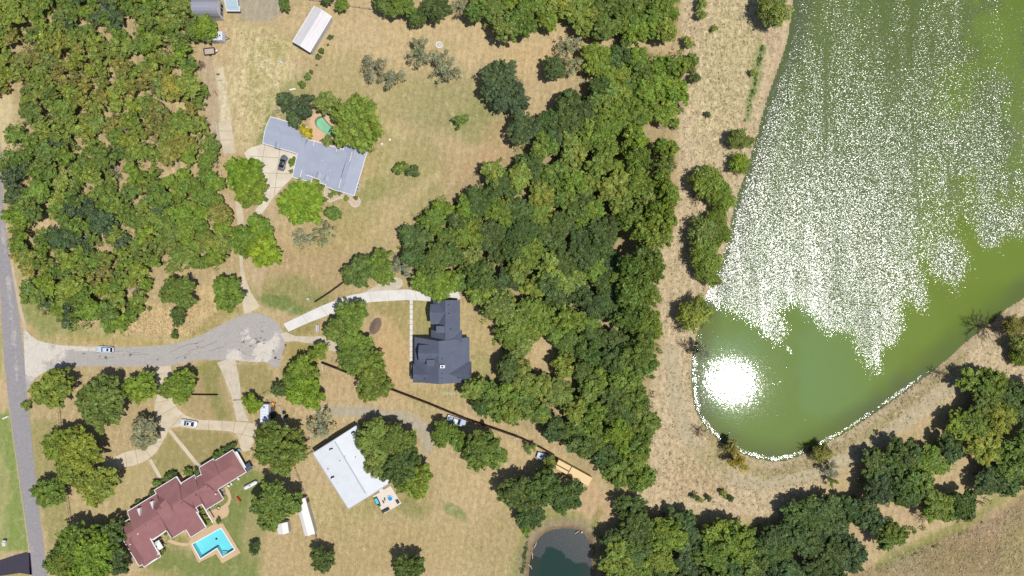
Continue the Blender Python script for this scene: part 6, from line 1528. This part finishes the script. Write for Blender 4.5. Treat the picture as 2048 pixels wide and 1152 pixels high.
ch_ = [(1080,702,24,36),(1075,360,14,10),(1292,262,12,16),(1248,500,16,8),(1250,470,6,20),(993,536,14,9),(872,490,11,9),(1160,345,8,5),(1145,165,30,14),(1270,500,10,6),(1100,415,12,6),(1040,600,9,7),(1180,560,9,7),(1120,830,10,8),(1200,700,8,6),(960,520,8,6),(1230,640,7,6),(1050,400,9,6),(1200,400,8,6),(1150,760,9,6)]
NORTH = [(925,-50),(1350,-50),(1350,20),(1342,72),(1290,86),(1240,82),(1180,70),(1130,40),(1060,62),(1010,84),(985,60),(940,30)]
SE = [(1206,1200),(1200,1110),(1218,1060),(1236,1000),(1262,988),(1300,1010),(1360,1020),(1400,1040),(1480,1040),(1560,1050),(1574,1012),(1604,996),(1690,990),(1716,948),(1740,906),(1800,880),(1860,880),(1900,850),(1900,800),(1930,790),(1925,740),(1990,745),(2090,760),(2100,985),(2000,990),(1930,1035),(1870,1060),(1800,1085),(1700,1150),(1680,1200)]
sh = [(2030,860,34,12),(1895,960,42,12),(1930,975,16,10),(1800,1030,36,16),(1725,1070,26,12),(1985,915,1,1),(1934,905,18,34),(1925,810,8,20),(1760,1110,40,8)]
def zone_col(x, y, zone, g):
    n = float(fbm(np.array(float(x)), np.array(float(y)), 110, {'west': 7, 'central': 9, 'north': 12, 'south': 15}[zone], 3))+g.uniform(-.2, .2)
    if zone == 'west':
        if x > 360 and y > 300 and g.random() < .7: return 'leafy'
        return 'bluish' if n < .26 else 'mid' if n < .42 else 'leafy' if n < .52 else 'olive' if n < .68 else 'lime' if n < .74 else 'yellow'
    if zone == 'central':
        east = x > 1240
        if east and n < .6: return 'mid' if n < .45 else 'leafy'
        if y < 330 and n > .42: return 'olive' if n < .6 else 'leafy'
        return 'dark' if n < .47 else 'mid' if n < .60 else 'leafy' if n < .68 else 'olive'
    if zone == 'north': return 'mid' if n < .5 else 'leafy' if n < .62 else 'olive'
    return 'deep' if n < .38 else 'dark' if n < .5 else 'mid' if n < .62 else 'leafy' if n < .68 else 'lime'
DESC = {'bluish':'bluish green','mid':'mid green','leafy':'fresh green','olive':'olive green','lime':'lime green','bright':'bright green','yellow':'yellowing','dark':'dark green','deep':'blackish green'}
WD_ = {'west':'west wood','central':'central wood','north':'northern strip','south':'south wood'}
gz = random.Random(3)
LAND = {'west': [(500,600,'turning circle'),(60,650,'street corner'),(400,40,'arched barn'),(410,150,'brown utility trailer'),(258,254,'grey dead tree'),(10,450,'west road'),(450,320,'parking court'),(340,560,'lone round tree'),(0,0,'top left corner'),(213,665,'silver blue car'),(243,443,'pale dead tree'),(330,195,'diagonal clearing')],
 'central': [(930,680,'slate roofed house'),(860,580,'white driveway end'),(1140,900,'long tan trailer'),(1320,770,'bright glint'),(1350,100,'rusty wire fence'),(1020,240,'western tip tree'),(1330,630,'lone round willow'),(1080,700,'bare dirt clearing'),(1340,460,'willow mass'),(850,420,'lawn shrub pair'),(940,820,'pickup truck'),(1350,300,'willow pair'),(1250,985,'pond'),(1160,300,'northern clearing'),(1180,480,'wood edge path'),(1075,360,'small sandy gap')],
 'north': [(940,30,'white stone ring'),(1340,50,'rusty wire fence'),(1134,40,'thin grey tree')],
 'south': [(1220,1080,'pond'),(1400,1030,'levee weed tufts'),(1660,985,'sparse bank shrub'),(1845,1035,'bare bush clearing'),(1500,1150,'bottom edge'),(2040,900,'right hand edge'),(1940,770,'fallen shore bush'),(1780,900,'lake bank')]}
PACKED = {}
for zone, poly, holes, r0, r1, sd in (('west', WEST, wh+WG, 14, 25, 31), ('central', CENT, ch_, 22, 33, 32), ('north', NORTH, [(1150,60,10,8)], 22, 32, 33), ('south', SE, sh, 24, 38, 34)):
    lst = pack(poly, holes, r0, r1, sd, existing=list(ex)); PACKED[zone] = lst
    for x, y, r_ in lst:
        c = zone_col(x, y, zone, gz); size = 'smaller' if r_ < (r0+r1)/2 else 'larger'
        lm = min(LAND[zone], key=lambda q: math.hypot(q[0]-x, q[1]-y))[2]
        base = '%s %s tree in the %s nearest the %s' % ('small' if size == 'smaller' else 'large', DESC[c], WD_[zone], lm)
        o_ = tree(x, y, r_*(1.13 if zone == 'west' else 1.18), c, base, 'M' if r_ > 27.5 else ('O' if zone == 'west' and (x < 330 or y < 250) and r_ < 23 else 'S'), group='%s %s trees of the %s near the %s' % (size, DESC[c], WD_[zone], lm), hs=gz.uniform(.8, 1.15)*(.82 if zone == 'south' else 1)*(1.45 if zone == 'central' and x > 1255 and 270 < y < 720 else 1))
SAME = {}
for o_ in list(COL.objects):
    if o_.parent is None and ' nearest the ' in str(o_.get('label', '')): SAME.setdefault(o_['label'], []).append(o_)
ORD = ['leftmost', 'second from left', 'third from left', 'fourth from left', 'fifth from left', 'sixth from left', 'seventh from left', 'eighth from left', 'ninth from left', 'tenth from left']
for lb, os_ in SAME.items():
    if len(os_) == 1 or len(os_) > 10: continue
    os_.sort(key=lambda q: q.location.x)
    for k, q in enumerate(os_): q['label'] = lb+', '+('rightmost' if k == len(os_)-1 else ORD[k])
print('trees', ntree[0], {k: len(v) for k, v in PACKED.items()})

for x, y in ((95,170),(150,210),(120,60),(215,120),(300,70),(60,330),(120,390),(175,470),(330,430),(250,520),(150,560),(300,150),(90,270),(20,395)):
    tree(x+gz.uniform(-8, 8), y+gz.uniform(-8, 8), gz.uniform(10, 15), 'mid', 'bare grey dead tree poking up between the dry crowns of the west wood', 'D', group='bare dead trees of the west wood')
# ---------------------------------------------------------------- undergrowth and tufts nobody could count
def scatter_leaves(name, label, cat, regions, n, leaf, zmax, cols, seed, holes=(), clump=1.2, per=26):
    g = np.random.default_rng(seed); V = []; T = []
    for poly, m in regions:
        xs = [p[0] for p in poly]; ys = [p[1] for p in poly]
        X = g.uniform(min(xs), max(xs), m*3); Y = g.uniform(min(ys), max(ys), m*3)
        ok = sdist(X, Y, poly) > 4
        for hx, hy, hrx, hry in holes: ok &= ((X-hx)**2/(hrx+6)**2+(Y-hy)**2/(hry+6)**2) > 1
        X = X[ok][:m]; Y = Y[ok][:m]; k = len(X)
        c = np.stack([(X-1024)*S, (576-Y)*S, g.random(k)*zmax*.5], -1)
        dd = g.normal(size=(k, per, 3)); dd[..., 2] = np.abs(dd[..., 2]); dd /= np.linalg.norm(dd, axis=2)[..., None]
        sz = (clump*(.4+.9*g.random((k, 1, 1))))
        p = c[:, None, :]+dd*sz*(.3+.7*g.random((k, per, 1)))*np.array([1, 1, zmax/clump/1.4])
        nr = dd*.6+g.normal(size=(k, per, 3))*.4+np.array([0, 0, .5]); nr /= np.linalg.norm(nr, axis=2)[..., None]
        t = g.normal(size=(k, per, 3)); t -= nr*np.sum(t*nr, 2)[..., None]; t /= np.linalg.norm(t, axis=2)[..., None]; b = np.cross(nr, t)
        s = leaf*(.6+.8*g.random((k, per, 1)))
        V.append(np.stack([p-t*s, p+b*s*.5, p+t*s, p-b*s*.5], 2).reshape(-1, 3))
        ci = g.choice(len(cols), k); cc = np.array(cols)[ci][:, None, :]*(.8+.4*g.random((k, per, 1)))
        T.append(np.repeat(cc.reshape(-1, 3), 4, axis=0))
    V = np.concatenate(V); me = mesh_np(name, V, np.arange(len(V)), 4, M_leaf); set_color(me, 'tint', np.concatenate(T))
    o = link(name, me); o.color = (1, 1, 1, 1); tag(o, label, cat, kind='stuff'); return o
UC = [PALETTE['mid'], PALETTE['olive'], PALETTE['dark'], PALETTE['leafy'], (.16,.14,.07)]
scatter_leaves('undergrowth', 'low mixed scrub growing between the trees of the woods', 'undergrowth', [(WEST, 1500), (CENT, 700), (SE, 300), (NORTH, 90)], 0, .27, 1.6, UC, 51, holes=wh+ch_+sh, clump=1.3)
LV = [(1365,0),(1580,0),(1500,330),(1390,650),(1388,800),(1500,930),(1600,920),(1900,720),(2048,640),(2048,760),(1900,800),(1700,920),(1560,1030),(1310,1000),(1300,900),(1320,700),(1315,540),(1352,440),(1360,300)]
scatter_leaves('dry_grass_tufts', 'short dry straw and olive tufts growing all over the levee', 'grass', [(LV, 3800), ([(1700,1150),(1860,1080),(2000,1030),(2048,990),(2048,1152)], 1100)], 0, .13, .3, [(.50,.40,.28), (.40,.33,.21), (.58,.47,.34), (.30,.26,.14), (.46,.37,.25)], 52, clump=.45, per=9)
scatter_leaves('bank_weeds', 'green weeds growing in a strip along the upper lake bank and round the pond', 'weeds', [([(1520,80),(1532,90),(1505,215),(1496,245),(1480,248),(1495,200)], 120), ([(1182,1040),(1192,1050),(1192,1150),(1184,1150)], 50), ([(1050,1060),(1062,1070),(1052,1150),(1036,1150)], 70), ([(1780,1120),(1870,1085),(1990,1025),(1990,1035),(1880,1095),(1760,1140)], 90)], 0, .17, .5, [(.08,.12,.03), (.12,.14,.04), (.10,.16,.04)], 53, clump=.6, per=14)
scatter_leaves('straw_clumps', 'rough straw clumps growing above the street and in the west meadow', 'grass', [([(250,610),(330,590),(420,600),(470,640),(380,680),(240,680)], 500), ([(465,60),(570,60),(580,200),(520,295),(475,290)], 420)], 0, .14, .3, [(.50,.39,.25), (.58,.47,.31), (.40,.32,.19)], 54, clump=.6, per=9)
